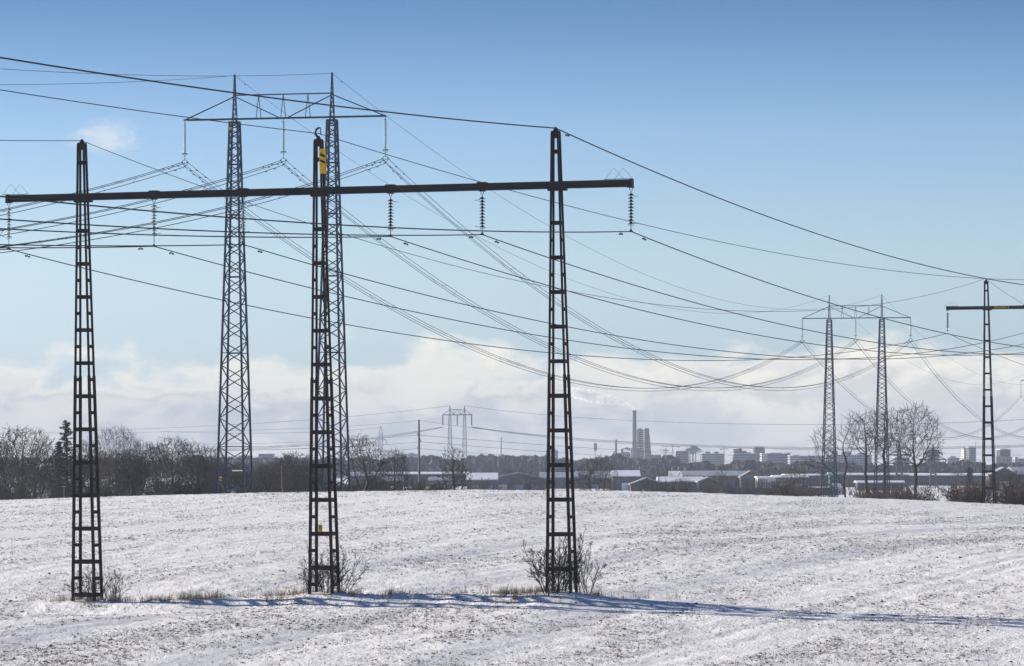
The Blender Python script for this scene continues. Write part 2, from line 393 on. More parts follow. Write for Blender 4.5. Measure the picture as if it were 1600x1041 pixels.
def make_pylon():
    base = Vector((mastp[1].x, mastp[1].y, MBASE[1]))
    r = thing('portal_pylon', base, 'brown steel pylon on three ladder-like masts with a long crossarm, standing in the snow field', 'pylon',
              'brown portal pylons of the near line')
    zb = L1.z
    for k in range(3):
        c = mastp[k]; top = MTOP[k] - .17; bot = MBASE[k] - .35; H = top - MBASE[k]
        lean = .30
        def corner(sa, sb, z):
            q = (top - z) / H                                   # 0 top, 1 ground
            wa = (.30 + .86 * q) / 2; wb = (.26 + .56 * q) / 2
            cc = c + BU * (lean * (q - .41))
            cc = Vector((cc.x, cc.y, z)); return cc + BU * (sa * wa) + BN * (sb * wb)
        # head of the mast, a riveted cap with the earth-wire saddle
        hd = MB(); cc = c - BU * (lean * .41)
        hd.box((cc.x, cc.y, top - .10), (.36, .30, .34), math.atan2(BU.y, BU.x))
        hd.box((cc.x, cc.y, top + .06), (.17, .17, .16), math.atan2(BU.y, BU.x))
        if k != 1: hd.lathe([(.07, 0), (.09, .04), (.06, .09), (.02, .12)], (cc.x, cc.y, top + .13), 8)
        mast = hd.obj('mast', M['rust'], r, off=base)
        zs = top - 11.4
        for sa in (-1, 1):
            for sb in (-1, 1):
                bar_part('corner_post', 'rust', corner(sa, sb, zs - .05), corner(sa, sb, top), .085, .095, BN, mast, base)
                bar_part('corner_post', 'rust', corner(sa, sb, bot), corner(sa, sb, zs + .12) , .118, .125, BN, mast, base)
        z = top - 4.22 + 1.61; i = 0
        lv = [top - .9] + [top - 4.22 - 1.61 * j for j in range(13)]
        for z in lv:
            if z < MBASE[k] + .05: continue
            th = .085 if z > zs else .12
            for sb in (-1, 1):
                a, b_ = corner(-1, sb, z), corner(1, sb, z)
                bar_part('cross_batten', 'rust', a + BN * sb * .01, b_ + BN * sb * .01, .195 if z < zs else .175, .05, BN, mast, base)
            for sa in (-1, 1):
                a, b_ = corner(sa, -1, z), corner(sa, 1, z)
                bar_part('side_batten', 'rust', a, b_, .175, .04, BU, mast, base)
        for j in range(13):
            z = top - 5.02 - 1.61 * j
            if z < MBASE[k] + .3: continue
            for sa in (-1, 1):
                a, b_ = corner(sa, -1, z), corner(sa, 1, z)
                bar_part('side_batten', 'rust', a, b_, .165, .04, BU, mast, base)
    # I-beam crossarm in front of the masts
    ang = math.atan2(BU.y, BU.x)
    bm = MB(); hh = .165
    def at(t, n_, z): v = L1 + BU * t + BN * n_; return Vector((v.x, v.y, zb + z))
    bm.bar(at(0, -.3, 0), at(LEN, -.3, 0), .045, .29, BN.cross(BU))
    ca = bm.obj('crossarm', M['beam'], r, off=base)
    bar_part('beam_flange', 'beam', at(0, -.3, .152), at(LEN, -.3, .152), .036, .30, BN, ca, base)
    bar_part('beam_flange', 'beam', at(0, -.3, -.152), at(LEN, -.3, -.152), .036, .30, BN, ca, base)
    for t in (.06, LEN - .06): bar_part('end_plate', 'beam', at(t, -.30, -.19), at(t, -.30, .19), .32, .12, BU, ca, base)
    for t in MT:
        bar_part('clamp_plate', 'rust', at(t - .45, -.10, -.20), at(t + .45, -.10, -.20), .10, .3, BN, ca, base)
    for t in (7.94, 20.23, 24.85, 12.64):
        bar_part('saddle_plate', 'hard', at(t - .22, -.3, .195), at(t + .22, -.3, .195), .05, .34, BN, ca, base)
    for t in (14.85, 15.05, 15.25, 15.45):
        bar_part('bolt_strap', 'beam', at(t, -.475, -.17), at(t, -.475, .17), .07, .03, BN, ca, base)
    # bird guards of thin wire at the beam ends
    for t0 in (.55, LEN - .62):
        bg_ = MB()
        for n_, o_ in ((-.42, -.28), (-.18, .10)):
            p = [at(t0 + o_ - .42, n_, .19), at(t0 + o_, n_, .72), at(t0 + o_ + .5, n_, .19)]
            bg_.tube(p, .008, 4)
        bg_.tube([at(t0 - .75, -.42, .20), at(t0 + .65, -.42, .20)], .014, 4)
        bg_.obj('bird_guard', M['hard'], r, off=base)
    return r, base
pylon, pbase = make_pylon()
# things only the near pylon carries
cc = mastp[1] - BU * .12; topz = MTOP[1]
hs = MB(); pts = []
for i in range(11):
    a = math.radians(75 + 200 * i / 10); pts.append(Vector((cc.x, cc.y, topz + .22)) + BU * (.22 * math.cos(a) + .05) + Vector((0, 0, .22 * math.sin(a))))
hs.tube(pts, [.03, .045, .055, .06, .06, .06, .06, .06, .06, .05, .04], 6)
hs.tube([pts[0], pts[0] + Vector((0, 0, -.34))], .018, 5)
for z in (.08, .16, .24): hs.lathe([(.02, 0), (.05, .01), (.02, .03)], pts[0] + Vector((0, 0, -.34 + z)), 8)
hs.obj('horseshoe_bracket', M['hard'], pylon, off=pbase)
sgn = MB(); a0 = W(501.5, 252, 187.0); S0 = Vector((a0.x + .1, a0.y - .1, 0))
def plate(mb, c, wd, ht, th, rot, tl=0.0):
    R = Matrix.Rotation(rot, 3, 'Z') @ Matrix.Rotation(tl, 3, 'Y')
    x = R @ Vector((wd / 2, 0, 0)); z = R @ Vector((0, 0, ht / 2)); y = R @ Vector((0, th / 2, 0)); c = Vector(c)
    mb.add([c + sx * x + sy * y + sz * z for sx in (-1, 1) for sy in (-1, 1) for sz in (-1, 1)],
           [(0, 1, 3, 2), (4, 6, 7, 5), (0, 4, 5, 1), (2, 3, 7, 6), (0, 2, 6, 4), (1, 5, 7, 3)])
brd_c = W(504.3, 252, 187.25)
sgn = MB(); plate(sgn, brd_c, .32, 1.17, .03, math.radians(-12), math.radians(-2.5))
brd = sgn.obj('marker_board', M['yellow'], pylon, off=pbase)
for dv in (-9.0, 0.5):
    st_ = MB(); c_ = W(504.0, 252 + dv, 187.22)
    R = Matrix.Rotation(math.radians(-12), 3, 'Z')
    st_.add([c_ + R @ Vector((x, y, z - x * .45)) for x in (-.125, .125) for y in (-.012, .012) for z in (-.055, .055)],
            [(0, 1, 3, 2), (4, 6, 7, 5), (0, 4, 5, 1), (2, 3, 7, 6), (0, 2, 6, 4), (1, 5, 7, 3)])
    st_.obj('dark_stripe', M['black'], brd, off=pbase)
def text_obj(s_, size, loc, rz, m_, parent, off, name='lettering'):
    cu = bpy.data.curves.new('t', 'FONT'); cu.body = s_; cu.size = size; cu.align_x = 'CENTER'; cu.align_y = 'CENTER'; cu.extrude = .004
    o = bpy.data.objects.new('t', cu); COL.objects.link(o); bpy.context.view_layer.update()
    me = bpy.data.meshes.new_from_object(o.evaluated_get(bpy.context.evaluated_depsgraph_get())); bpy.data.objects.remove(o)
    me.materials.clear(); me.materials.append(m_)
    return link(name, me, parent, Matrix.Translation(Vector(loc) - off) @ Matrix.Rotation(rz, 4, 'Z') @ Matrix.Rotation(math.radians(90), 4, 'X'))
# warning plate on the middle mast: triangle with a flash and lines of print
wc = W(500.6, 825.5, 186.2); sgn = MB(); plate(sgn, wc, .205, .335, .02, BU.to_track_quat('X', 'Z').to_euler().z)
wp = sgn.obj('warning_sign', M['yellow'], pylon, off=pbase)
tr = MB(); fo = -BN * .018
p3 = [wc + fo + BU * x + Vector((0, 0, z)) for x, z in ((-.075, .0), (.075, .0), (0, .125))]
for i in range(3): tr.bar(p3[i], p3[(i + 1) % 3], .014, .012, BN)
tr.bar(wc + fo + BU * .012 + Vector((0, 0, .09)), wc + fo - BU * .012 + Vector((0, 0, .05)), .012, .012, BN)
tr.bar(wc + fo - BU * .012 + Vector((0, 0, .052)), wc + fo + BU * .010 + Vector((0, 0, .018)), .012, .012, BN)
for z, w2 in ((-.045, .07), (-.075, .06), (-.105, .065)): tr.bar(wc + fo - BU * w2 + Vector((0, 0, z)), wc + fo + BU * w2 + Vector((0, 0, z)), .012, .008, BN)
tr.obj('warning_print', M['black'], wp, kind='stuff', off=pbase)

# insulator strings
ST = [.11, 7.94, 12.64, 20.23, 24.85, 32.18]; SZ = [10.195, 10.238, 10.259, 10.466, 10.497, 10.473]
slab = ['clear glass insulator string at the far left end of the long brown crossarm',
        'clear glass insulator string between the left brown mast and the tall grey lattice mast',
        'clear glass insulator string seen against the left grey lattice mast',
        'dark brown insulator string just right of the middle brown mast',
        'dark brown insulator string just left of the right brown mast',
        'dark brown insulator string at the right end of the long brown crossarm']
zhang = L1.z - .17
glass_s = porc_s = None; clampP = []
for i, t in enumerate(ST):
    p = L1 + BU * t - BN * .3; loc = Vector((p.x, p.y, zhang)); ln = zhang - SZ[i]
    if i < 3:
        if glass_s is None: o = glass_s = make_string('glass', 2.30, slab[i]); o.location = loc
        else: o = copy_tree(glass_s, loc, slab[i])
        ln = 2.30
    else:
        if porc_s is None: o = porc_s = make_string('porc', 2.06, slab[i]); o.location = loc
        else: o = copy_tree(porc_s, loc, slab[i])
        ln = 2.06
    o.rotation_euler.z = math.atan2(BU.y, BU.x) + (math.pi if i in (0, 4) else 0)
    clampP.append(Vector((p.x, p.y, zhang - ln)))
# second brown pylon farther down the line
pyl2 = copy_tree(pylon, pbase + V1, 'second, smaller brown pylon at the right edge, its crossarm running out of the picture')
for ch in list(pyl2.children):
    if ch.name.split('.')[0] in ('marker_board', 'warning_sign', 'horseshoe_bracket'):
        for g2 in list(ch.children): bpy.data.objects.remove(g2)
        bpy.data.objects.remove(ch)
np_c = L1 + V1 + BU * (MT[0] + 1.55) - BN * .50
sgn = MB(); plate(sgn, np_c, 1.35, .30, .02, math.atan2(BU.y, BU.x)); npl = sgn.obj('name_plate', M['black'], pyl2, off=pbase + V1)
text_obj('BB-NNN-2', .32, np_c - BN * .02, math.atan2(BU.y, BU.x), M['yellow'], npl, pbase + V1)
copy_tree(porc_s, L1 + V1 + BU * .11 - BN * .3 + Vector((0, 0, -.17)), 'insulator string under the left end of the far brown crossarm').rotation_euler.z = math.atan2(BU.y, BU.x)

# ------------------------------------------------------------------ wires
def span(A, B, S, n=70, k0=0.0, k1=1.0):
    out = []
    for i in range(n + 1):
        k = k0 + (k1 - k0) * i / n; p = A + (B - A) * k; out.append(Vector((p.x, p.y, p.z - 4 * S * k * (1 - k))))
    return out
def damper(p, d, parent, sc=1.0):
    m_ = MB(); c = p + Vector((0, 0, -.09 * sc)); m_.bar(p, c, .03 * sc); m_.tube([c - d * .2 * sc, c + d * .2 * sc], .012 * sc, 4)
    for s_ in (-1, 1): m_.tube([c + d * s_ * .13 * sc, c + d * s_ * .22 * sc], .045 * sc, 6)
    return m_.obj('vibration_damper', M['hard'], parent)
def near_pt(pts, c, dist):
    "points on the polyline at +-dist from c"
    best = []
    for sgn_ in (-1, 1):
        q = [p for p in pts if ((p - c).y > 0) == (sgn_ > 0)]
        best.append(min(q, key=lambda p: abs((p - c).length - dist)))
    return best
V1f = Vector((V1.x, V1.y, 0))
wl = ['lowest black conductor, clamped under the left end of the brown crossarm', 'black conductor clamped under the second insulator from the left',
      'black conductor clamped under the third insulator, by the left lattice mast', 'black conductor clamped under the insulator right of the middle brown mast',
      'black conductor clamped under the insulator left of the right brown mast', 'black conductor clamped under the right end of the brown crossarm']
for i, c in enumerate(clampP):
    back = span(c - V1f + Vector((0, 0, 2.5)), c, 3.75, 200, .25, 1)
    c2 = c + V1 + (Vector((0, 0, 0)))
    fwd = span(c, c2, 3.95, 200); nxt = span(c2, c2 + V1f, 3.95, 40)
    pts = back + fwd[1:] + nxt[1:]
    o = MB().tube(pts, .026, 5).obj('conductor', M['wire'])
    tag(o, wl[i], 'power line', 'black conductors of the near line')
    for sg, arr in ((-1, back), (1, fwd)):
        p = min(arr, key=lambda q: abs((q - c).length - 1.9)); d = (arr[arr.index(p) - 1] - p).normalized()
        damper(p + Vector((0, 0, -.02)), d, o, 1.0)
ew = [(mastp[0], 15.42, -4.0, 3.0, 5.5, .017, 'thin earth wire over the left brown mast'),
      (mastp[1], 15.42, 4.5, 3.0, 2.6, .020, 'thin earth wire over the middle brown mast with the yellow board'),
      (mastp[2], 15.33, 0.6, 3.0, 4.0, .031, 'thick black wire over the top of the right brown mast')]
for c, z, dzb, Sb, Sf, r_, lb in ew:
    a = c - BU * .12; a = Vector((a.x, a.y, z))
    pts = span(a - V1f + Vector((0, 0, dzb)), a, Sb, 120, .25, 1) + span(a, a + V1 + Vector((0, 0, .15)), Sf, 120)[1:] + span(a + V1, a + V1 + V1f, Sf, 40)[1:]
    o = MB().tube(pts, r_, 5).obj('earth_wire', M['wire']); tag(o, lb, 'power line', 'earth wires of the near line')
    if r_ > .02:
        p = min(pts, key=lambda q: abs((q - a).length - 1.6) + (9 if q.y < a.y else 0)); damper(p, (V1.normalized()), o, 1.0)

# ------------------------------------------------------------------ grey 400 kV portal pylons
TL = Vector((-31.3485, 377.7744, 32.267)); TR = Vector((-11.9094, 373.0, 32.282))
TU = (TR - TL); TU.z = 0; TU.normalize(); TN = Vector((-TU.y, TU.x, 0)); TLEN = (TR - TL).length
VT = Vector((84.3576, 344.2256, -7.1081))
TM = [5.05, 14.72]                                         # mast positions
def make_lattice(single, label, dz_arm, baseZ):
    zA = TL.z; base = Vector((TL.x + TU.x * 9.9, TL.y + TU.y * 9.9, baseZ))
    r = thing('lattice_pylon', base, label, 'pylon', 'grey lattice portal pylons of the high line')
    def at(t, n_, z): v = TL + TU * t + TN * n_; return Vector((v.x, v.y, z))
    for k, t in enumerate(TM):
        H = zA - baseZ; ztop = zA - .3
        def corner(sa, sb, z):
            q = (ztop - z) / 36.0; wd = (.78 + 1.95 * q) / 2
            return at(t + sa * wd, sb * wd, z)
        sp = MB(); w0 = .36
        for sa in (-1, 1):
            for sb in (-1, 1):
                sp.bar(at(t + sa * .20, sb * .20, ztop), at(t + sa * .10, sb * .10, zA + 2.2), .07); sp.bar(at(t + sa * .10, sb * .10, zA + 2.2), at(t + sa * .05, sb * .05, zA + 4.1), .06)
        for j in range(9):
            z0 = zA - .2 + j * .45; z1 = z0 + .45; q0 = max(.05, .19 - .04 * j * .45); q1 = max(.05, .19 - .04 * (j + 1) * .45); s_ = 1 if j % 2 else -1
            for sb in (-1, 1):
                sp.bar(at(t - s_ * q0, sb * q0, z0), at(t + s_ * q1, sb * q1, z1), .045); sp.bar(at(t + sb * q0, -s_ * q0, z0), at(t + sb * q1, s_ * q1, z1), .045)
        sp.bar(at(t, 0, zA + 3.9), at(t, 0, zA + 4.25), .16)
        sp.box(at(t, 0, ztop), (.95, .95, .14), math.atan2(TU.y, TU.x)); sp.box(at(t, 0, ztop - .5), (.86, .86, .05), math.atan2(TU.y, TU.x))
        mast = sp.obj('mast', M['galv'], r, off=base)
        for sa in (-1, 1):
            for sb in (-1, 1):
                bar_part('corner_leg', 'galv', corner(sa, sb, baseZ - .6), corner(sa, sb, ztop), .17, .17, TN, mast, base)
        fx = [(lambda s_, z: corner(s_, -1, z), TN, 1), (lambda s_, z: corner(s_, 1, z), TN, -1),
              (lambda s_, z: corner(-1, s_, z), TU, 1), (lambda s_, z: corner(1, s_, z), TU, -1)]
        joined = MB()
        for fn, side, ph in fx:
            z = ztop - .1; s_ = ph; cnt = 0
            while z > baseZ + .3:
                q = (ztop - z) / 36.0; h = .55 * (.78 + 1.95 * q) + .08
                a, b_ = fn(s_, z), fn(-s_, max(z - h, baseZ))
                if single: bar_part('brace', 'galv', a, b_, .085, .085, side, mast, base)
                else: joined.bar(a - base, b_ - base, .10, .10)
                cnt += 1
                if cnt % 7 == 0 and side is TN:
                    if single: bar_part('strut', 'galv', fn(-1, z - h), fn(1, z - h), .085, .085, side, mast, base)
                    else: joined.bar(fn(-1, z - h) - base, fn(1, z - h) - base, .06)
                z -= h; s_ = -s_
        if not single: joined.obj('lattice_bracing', M['galv'], mast, kind='stuff')
        sb_ = MB()                                            # step bolts up the outer left leg
        for j in range(70):
            z = baseZ + 2.5 + j * .45
            if z < ztop - .3: p = corner(-1, -1, z); sb_.bar(p - TU * .22, p, .022)
        sb_.obj('step_bolts', M['galv_dark'], mast, kind='stuff', off=base)
    ca = MB()
    for n_ in (-.32, .32): ca.bar(at(0 if n_ < 0 else .3, n_ * .5, zA), at(TLEN, n_ * .5, zA), .13, .15)
    for j in range(50):
        t0 = j * TLEN / 50; ca.bar(at(t0, -.16 if j % 2 else .16, zA), at(t0 + TLEN / 50, .16 if j % 2 else -.16, zA), .05)
    arm = ca.obj('crossarm', M['galv'], r, off=base)
    zt = zA + 2.15; mid = (TM[0] + TM[1]) / 2
    bar_part('top_chord', 'galv', at(TM[0], 0, zt + .12), at(TM[1], 0, zt + .12), .11, .11, TN, arm, base)
    for a, b_ in ((at(.05, 0, zA), at(TM[0], 0, zt)), (at(TM[1], 0, zt), at(TLEN - .05, 0, zA))): bar_part('end_tie', 'galv', a, b_, .10, .10, TN, arm, base)
    for a, b_ in ((at(TM[0], .1, zt), at(mid - .3, .1, zA)), (at(mid + .3, .1, zA), at(TM[1], .1, zt))): bar_part('truss_diagonal', 'galv', a, b_, .09, .09, TN, arm, base)
    for t in (mid - 2.45, mid, mid + 2.45):
        for s_ in (-1, 1): bar_part('truss_post', 'galv', at(t + s_ * .2, s_ * .15, zA), at(t, 0, zt + .1), .055, .055, TN, arm, base)
    return r, base
tp, tbase = make_lattice(True, 'tall grey lattice pylon on two masts behind the brown pylon, left half of the picture', 0, -4.3)
for (u, v, Dp) in ((344.2, 748, 377.6), (359.6, 201, 376.0), (354.5, 337, 376.3)):
    s_ = MB(); plate(s_, W(u, v, Dp), .30 if v > 700 else .22, .38 if v > 700 else .25, .02, -.24); s_.obj('yellow_plate', M['yellow'], tp, off=tbase)
sm = MB(); a = W(363, 735.5, 376.2); b_ = W(381, 735.5, 375.2); sm.bar(a, b_, .09, .10); sm.obj('snowy_strut', M['w_light'], tp, off=tbase)
tp2, tb2 = make_lattice(False, 'smaller grey lattice pylon on two masts among bare trees on the right', 0, -4.3)
tp2.location = tb2 + VT + Vector((0, 0, .25))
T3V = VT * 2; T3V.z = W(1589, 595, 1066).z - TL.z
tp3 = copy_tree(tp2, tb2 + T3V, 'faint grey lattice pylon cut by the right edge, behind the far brown mast')

def make_big_string(label):
    r = thing('insulator_string', (0, 0, 0), label, 'insulator', 'long insulator strings of the grey pylons')
    MB().tube([(0, 0, 0), (0, 0, -.3)], .03, 6).obj('hanger', M['hard'], r)
    d = MB(); pf = [(.05, .07), (.09, .05), (.165, -.01), (.16, -.03), (.03, -.04), (.025, -.09)]
    for i in range(18): d.lathe(pf, (0, 0, -.38 - i * .165), 8)
    d.obj('disc_stack', M['glass'], r, True, kind='stuff')
    MB().tube([(0, 0, -3.3), (0, 0, -3.85)], .025, 6).obj('link_rod', M['hard'], r)
    rg = MB(); rg.tube([(.30 * math.cos(a), .30 * math.sin(a), -3.22) for a in [i * math.pi / 6 for i in range(13)]], .03, 5, False)
    rg.tube([(-.3, 0, -3.22), (0, 0, -3.5), (.3, 0, -3.22)], .015, 4); rg.obj('grading_ring', M['hard'], r)
    y = MB(); 
    y.tube([(-.28, 0, -4.0), (-.12, 0, -3.80), (.12, 0, -3.80), (.28, 0, -4.0), (.24, 0, -4.2), (0, 0, -4.42), (-.24, 0, -4.2), (-.28, 0, -4.0)], .03, 5)
    y.obj('yoke', M['hard'], r)
    for x, z in ((-.28, -4.02), (.28, -4.02), (0, -4.44)):
        c = MB(); c.tube([(x, -.22, z - .02), (x, 0, z + .03), (x, .22, z - .02)], [.03, .055, .03], 6); c.obj('wire_clamp', M['hard'], r)
    return r
BST = [.05, (TM[0] + TM[1]) / 2 + .02, TLEN - .05]
bs_proto = None; yoke = []
names3 = ['left arm end', 'middle', 'right arm end']
rz = math.atan2(TU.y, TU.x)
Vn = [Vector((0, 0, 0)), Vector((VT.x, VT.y, VT.z + .25)), T3V]
desc = ['tall grey lattice pylon', 'smaller grey pylon on the right', 'faint grey pylon at the right edge']
for j, vv in enumerate(Vn):
    row = []
    for i, t in enumerate(BST):
        loc = TL + TU * t + vv; row.append(loc)
        if j == 2 and i > 0: continue
        lb = 'white glass insulator string, %s of the %s' % (names3[i], desc[j])
        if bs_proto is None: o = bs_proto = make_big_string(lb); o.location = loc
        else: o = copy_tree(bs_proto, loc, lb)
        o.rotation_euler.z = rz
    yoke.append(row)
OFF = [(-.28, -4.04), (.28, -4.04), (0, -4.46)]
VTf = Vector((VT.x, VT.y, 0)); VTd = VTf.normalized()
for i in range(3):
    r = thing('conductor_bundle', yoke[0][i] + Vector((0, 0, -4.1)), 'bundle of three thin conductors hung from the %s of the grey pylons' % names3[i], 'power line', 'three-wire bundles of the high line')
    o0 = r.location.copy(); spans = [[], [], [], []]
    for (ox, oz) in OFF:
        q = [yk[i] + TU * ox + Vector((0, 0, oz)) for yk in yoke]
        s0 = span(q[0] - VTf + Vector((0, 0, -12)), q[0], 12.5, 110, .15, 1); s1 = span(q[0], q[1], 14.45, 130); s2 = span(q[1], q[2], 14.4, 60); s3 = span(q[2], q[2] + VTf, 14, 30)
        for a_, b2 in zip(spans, (s0, s1, s2, s3)): a_.append(b2)
        MB().tube([p - o0 for p in s0 + s1[1:] + s2[1:] + s3[1:]], .030, 4).obj('conductor', M['wire'], r)
        for arr, cp in ((s0, q[0]), (s1, q[0]), (s1, q[1]), (s2, q[1])):
            for dd in (2.2, 4.2):
                p = min(arr, key=lambda w_: abs((w_ - cp).length - dd)); damper(p - o0, VTd, r, 1.0 if cp is q[0] else .9)
    for si, ks in ((0, (.45, .62, .78, .92)), (1, (.17, .34, .50, .66, .82)), (2, (.25, .5, .75))):
        for kk in ks:
            kk += .018 * (i - 1) * -1.5
            for jj, (a_, b2) in enumerate(((0, 2), (0, 1), (1, 2))):
                k_ = kk + (jj - 1) * .011; A3, B3 = spans[si][a_], spans[si][b2]
                def P_(arr):
                    f_ = k_ if si else (k_ - .15) / .85
                    t_ = f_ * (len(arr) - 1); n0 = int(t_); return arr[n0].lerp(arr[min(n0 + 1, len(arr) - 1)], t_ - n0)
                pa, pb = P_(A3) - o0, P_(B3) - o0
                sp = MB(); sp.bar(pa, pb, .022)
                for p in (pa, pb): sp.tube([p - VTd * .09, p + VTd * .09], .05, 5)
                sp.obj('spacer', M['hard'], r)
for i, t in enumerate(TM):
    q = [TL + TU * t + vv + Vector((0, 0, 4.15)) for vv in Vn]
    dzb = (-16.0, -12.5)[i]
    pts = span(q[0] - VTf + Vector((0, 0, dzb)), q[0], 6.5, 80, .15, 1) + span(q[0], q[1], (10.8, 10.1)[i], 110)[1:] + span(q[1], q[2], 10, 60)[1:] + span(q[2], q[2] + VTf, 10, 30)[1:]
    o = MB().tube(pts, .019, 4).obj('earth_wire', M['wire']); tag(o, 'hair-thin earth wire over the %s masts of the grey lattice pylons' % ('left', 'right')[i], 'power line', 'earth wires of the high line')
    for dd in (2.2, 4): p = min(pts, key=lambda w_: abs((w_ - q[0]).length - dd) + (9 if w_.y < q[0].y else 0)); damper(p, VTd, o, .9)


# ------------------------------------------------------------------ bare trees and shrubs
def grow(seed, H, trunk=.3, spread=.5, levels=5, kids=(7, 5, 4, 3), ang=(50, 45, 42, 40), ratio=(.5, .55, .6, .6), up=.12, r0=None, rmin=.012, lean=(0, 0), wig=.12, stems=1):
    "returns a list of (points, radii, level) for a leafless tree"
    R = random.Random(seed); out = []
    def rec(p, d, L, r, lv):
        n = (7, 5, 4, 3, 2, 2)[min(lv, 5)]; pts = [p.copy()]; rad = [r]; dirs = [d.copy()]
        rend = max(r * (.30 if lv else .35), rmin)
        for i in range(n):
            d = (d + Vector((R.gauss(0, wig), R.gauss(0, wig), R.gauss(0, wig) + up * (.3 if lv == 0 else 1.0)))).normalized()
            p = p + d * (L / n); pts.append(p.copy()); dirs.append(d.copy()); rad.append(r + (rend - r) * (i + 1) / n)
        out.append((pts, rad, lv))
        if lv >= levels - 1: return
        k = kids[min(lv, len(kids) - 1)]; t0 = trunk if lv == 0 else .22
        for j in range(k):
            t = t0 + (1 - t0) * (j + R.uniform(.1, .9)) / k; t = min(t, .98)
            f = t * n; i = min(int(f), n - 1); q = pts[i].lerp(pts[i + 1], f - i); dd = dirs[i]
            a = math.radians(ang[min(lv, len(ang) - 1)] * R.uniform(.65, 1.25)); az_ = R.uniform(0, 2 * math.pi) if lv else j * 2.4 + R.uniform(-.5, .5)
            s_ = Vector((math.cos(az_), math.sin(az_), 0)); s_ = (s_ - dd * s_.dot(dd))
            if s_.length < .1: s_ = dd.orthogonal()
            s_.normalize(); nd = (dd * math.cos(a) + s_ * math.sin(a)).normalized()
            ll = L * ratio[min(lv, len(ratio) - 1)] * R.uniform(.7, 1.2) * ((1.15 - .55 * (t - t0) / (1 - t0)) if lv == 0 else 1) * (spread * 2 if lv == 0 else 1)
            rr = max((rad[i] * .62) * R.uniform(.75, 1), rmin)
            rec(q, nd, ll, rr, lv + 1)
    r0 = r0 or H * .022
    for s_ in range(stems):
        d = Vector((lean[0], lean[1], 1)); p = Vector((0, 0, -.4))
        if stems > 1:
            a = 2 * math.pi * s_ / stems + R.uniform(-.5, .5); q = R.uniform(.15, 1.0)
            d = d + Vector((math.cos(a), math.sin(a), 0)) * q * spread * 1.7; p = p + Vector((math.cos(a), math.sin(a), 0)) * .06 * H * R.random()
        rec(p, d.normalized(), H * (.86 if stems == 1 else R.uniform(.7, .95)), r0, 0)
    return out
def tubes_np(br, nside=3):
    Vs = []; Fs = []; b = 0
    for pts, rad, lv in br:
        n = 6 if lv == 0 else (5 if lv == 1 else nside)
        P = np.array([tuple(p) for p in pts]); D = np.gradient(P, axis=0); D /= np.linalg.norm(D, axis=1)[:, None] + 1e-9
        ref = np.array([0, 0, 1.]) if abs(D[0, 2]) < .85 else np.array([1., 0, 0])
        x = np.cross(D, ref); x /= np.linalg.norm(x, axis=1)[:, None] + 1e-9; y = np.cross(D, x)
        a = np.arange(n) * 2 * math.pi / n; r = np.array(rad)[:, None, None]
        ring = P[:, None, :] + (x[:, None, :] * np.cos(a)[None, :, None] + y[:, None, :] * np.sin(a)[None, :, None]) * r
        Vs.append(ring.reshape(-1, 3)); m_ = len(P)
        i0 = (np.arange(m_ - 1)[:, None] * n + np.arange(n)[None]) + b; i1 = (np.arange(m_ - 1)[:, None] * n + (np.arange(n)[None] + 1) % n) + b
        Fs.append(np.stack([i0, i1, i1 + n, i0 + n], -1).reshape(-1, 4)); b += m_ * n
    return np.concatenate(Vs), np.concatenate(Fs)
TV = {}
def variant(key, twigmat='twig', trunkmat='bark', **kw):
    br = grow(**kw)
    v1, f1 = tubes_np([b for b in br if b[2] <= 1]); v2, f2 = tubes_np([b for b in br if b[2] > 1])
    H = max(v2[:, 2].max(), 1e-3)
    TV[key] = (mesh_np('trunk', v1, f1, M[trunkmat], True), mesh_np('crown', v2, f2, M[twigmat]), H, np.abs(v2[:, 0]).max())
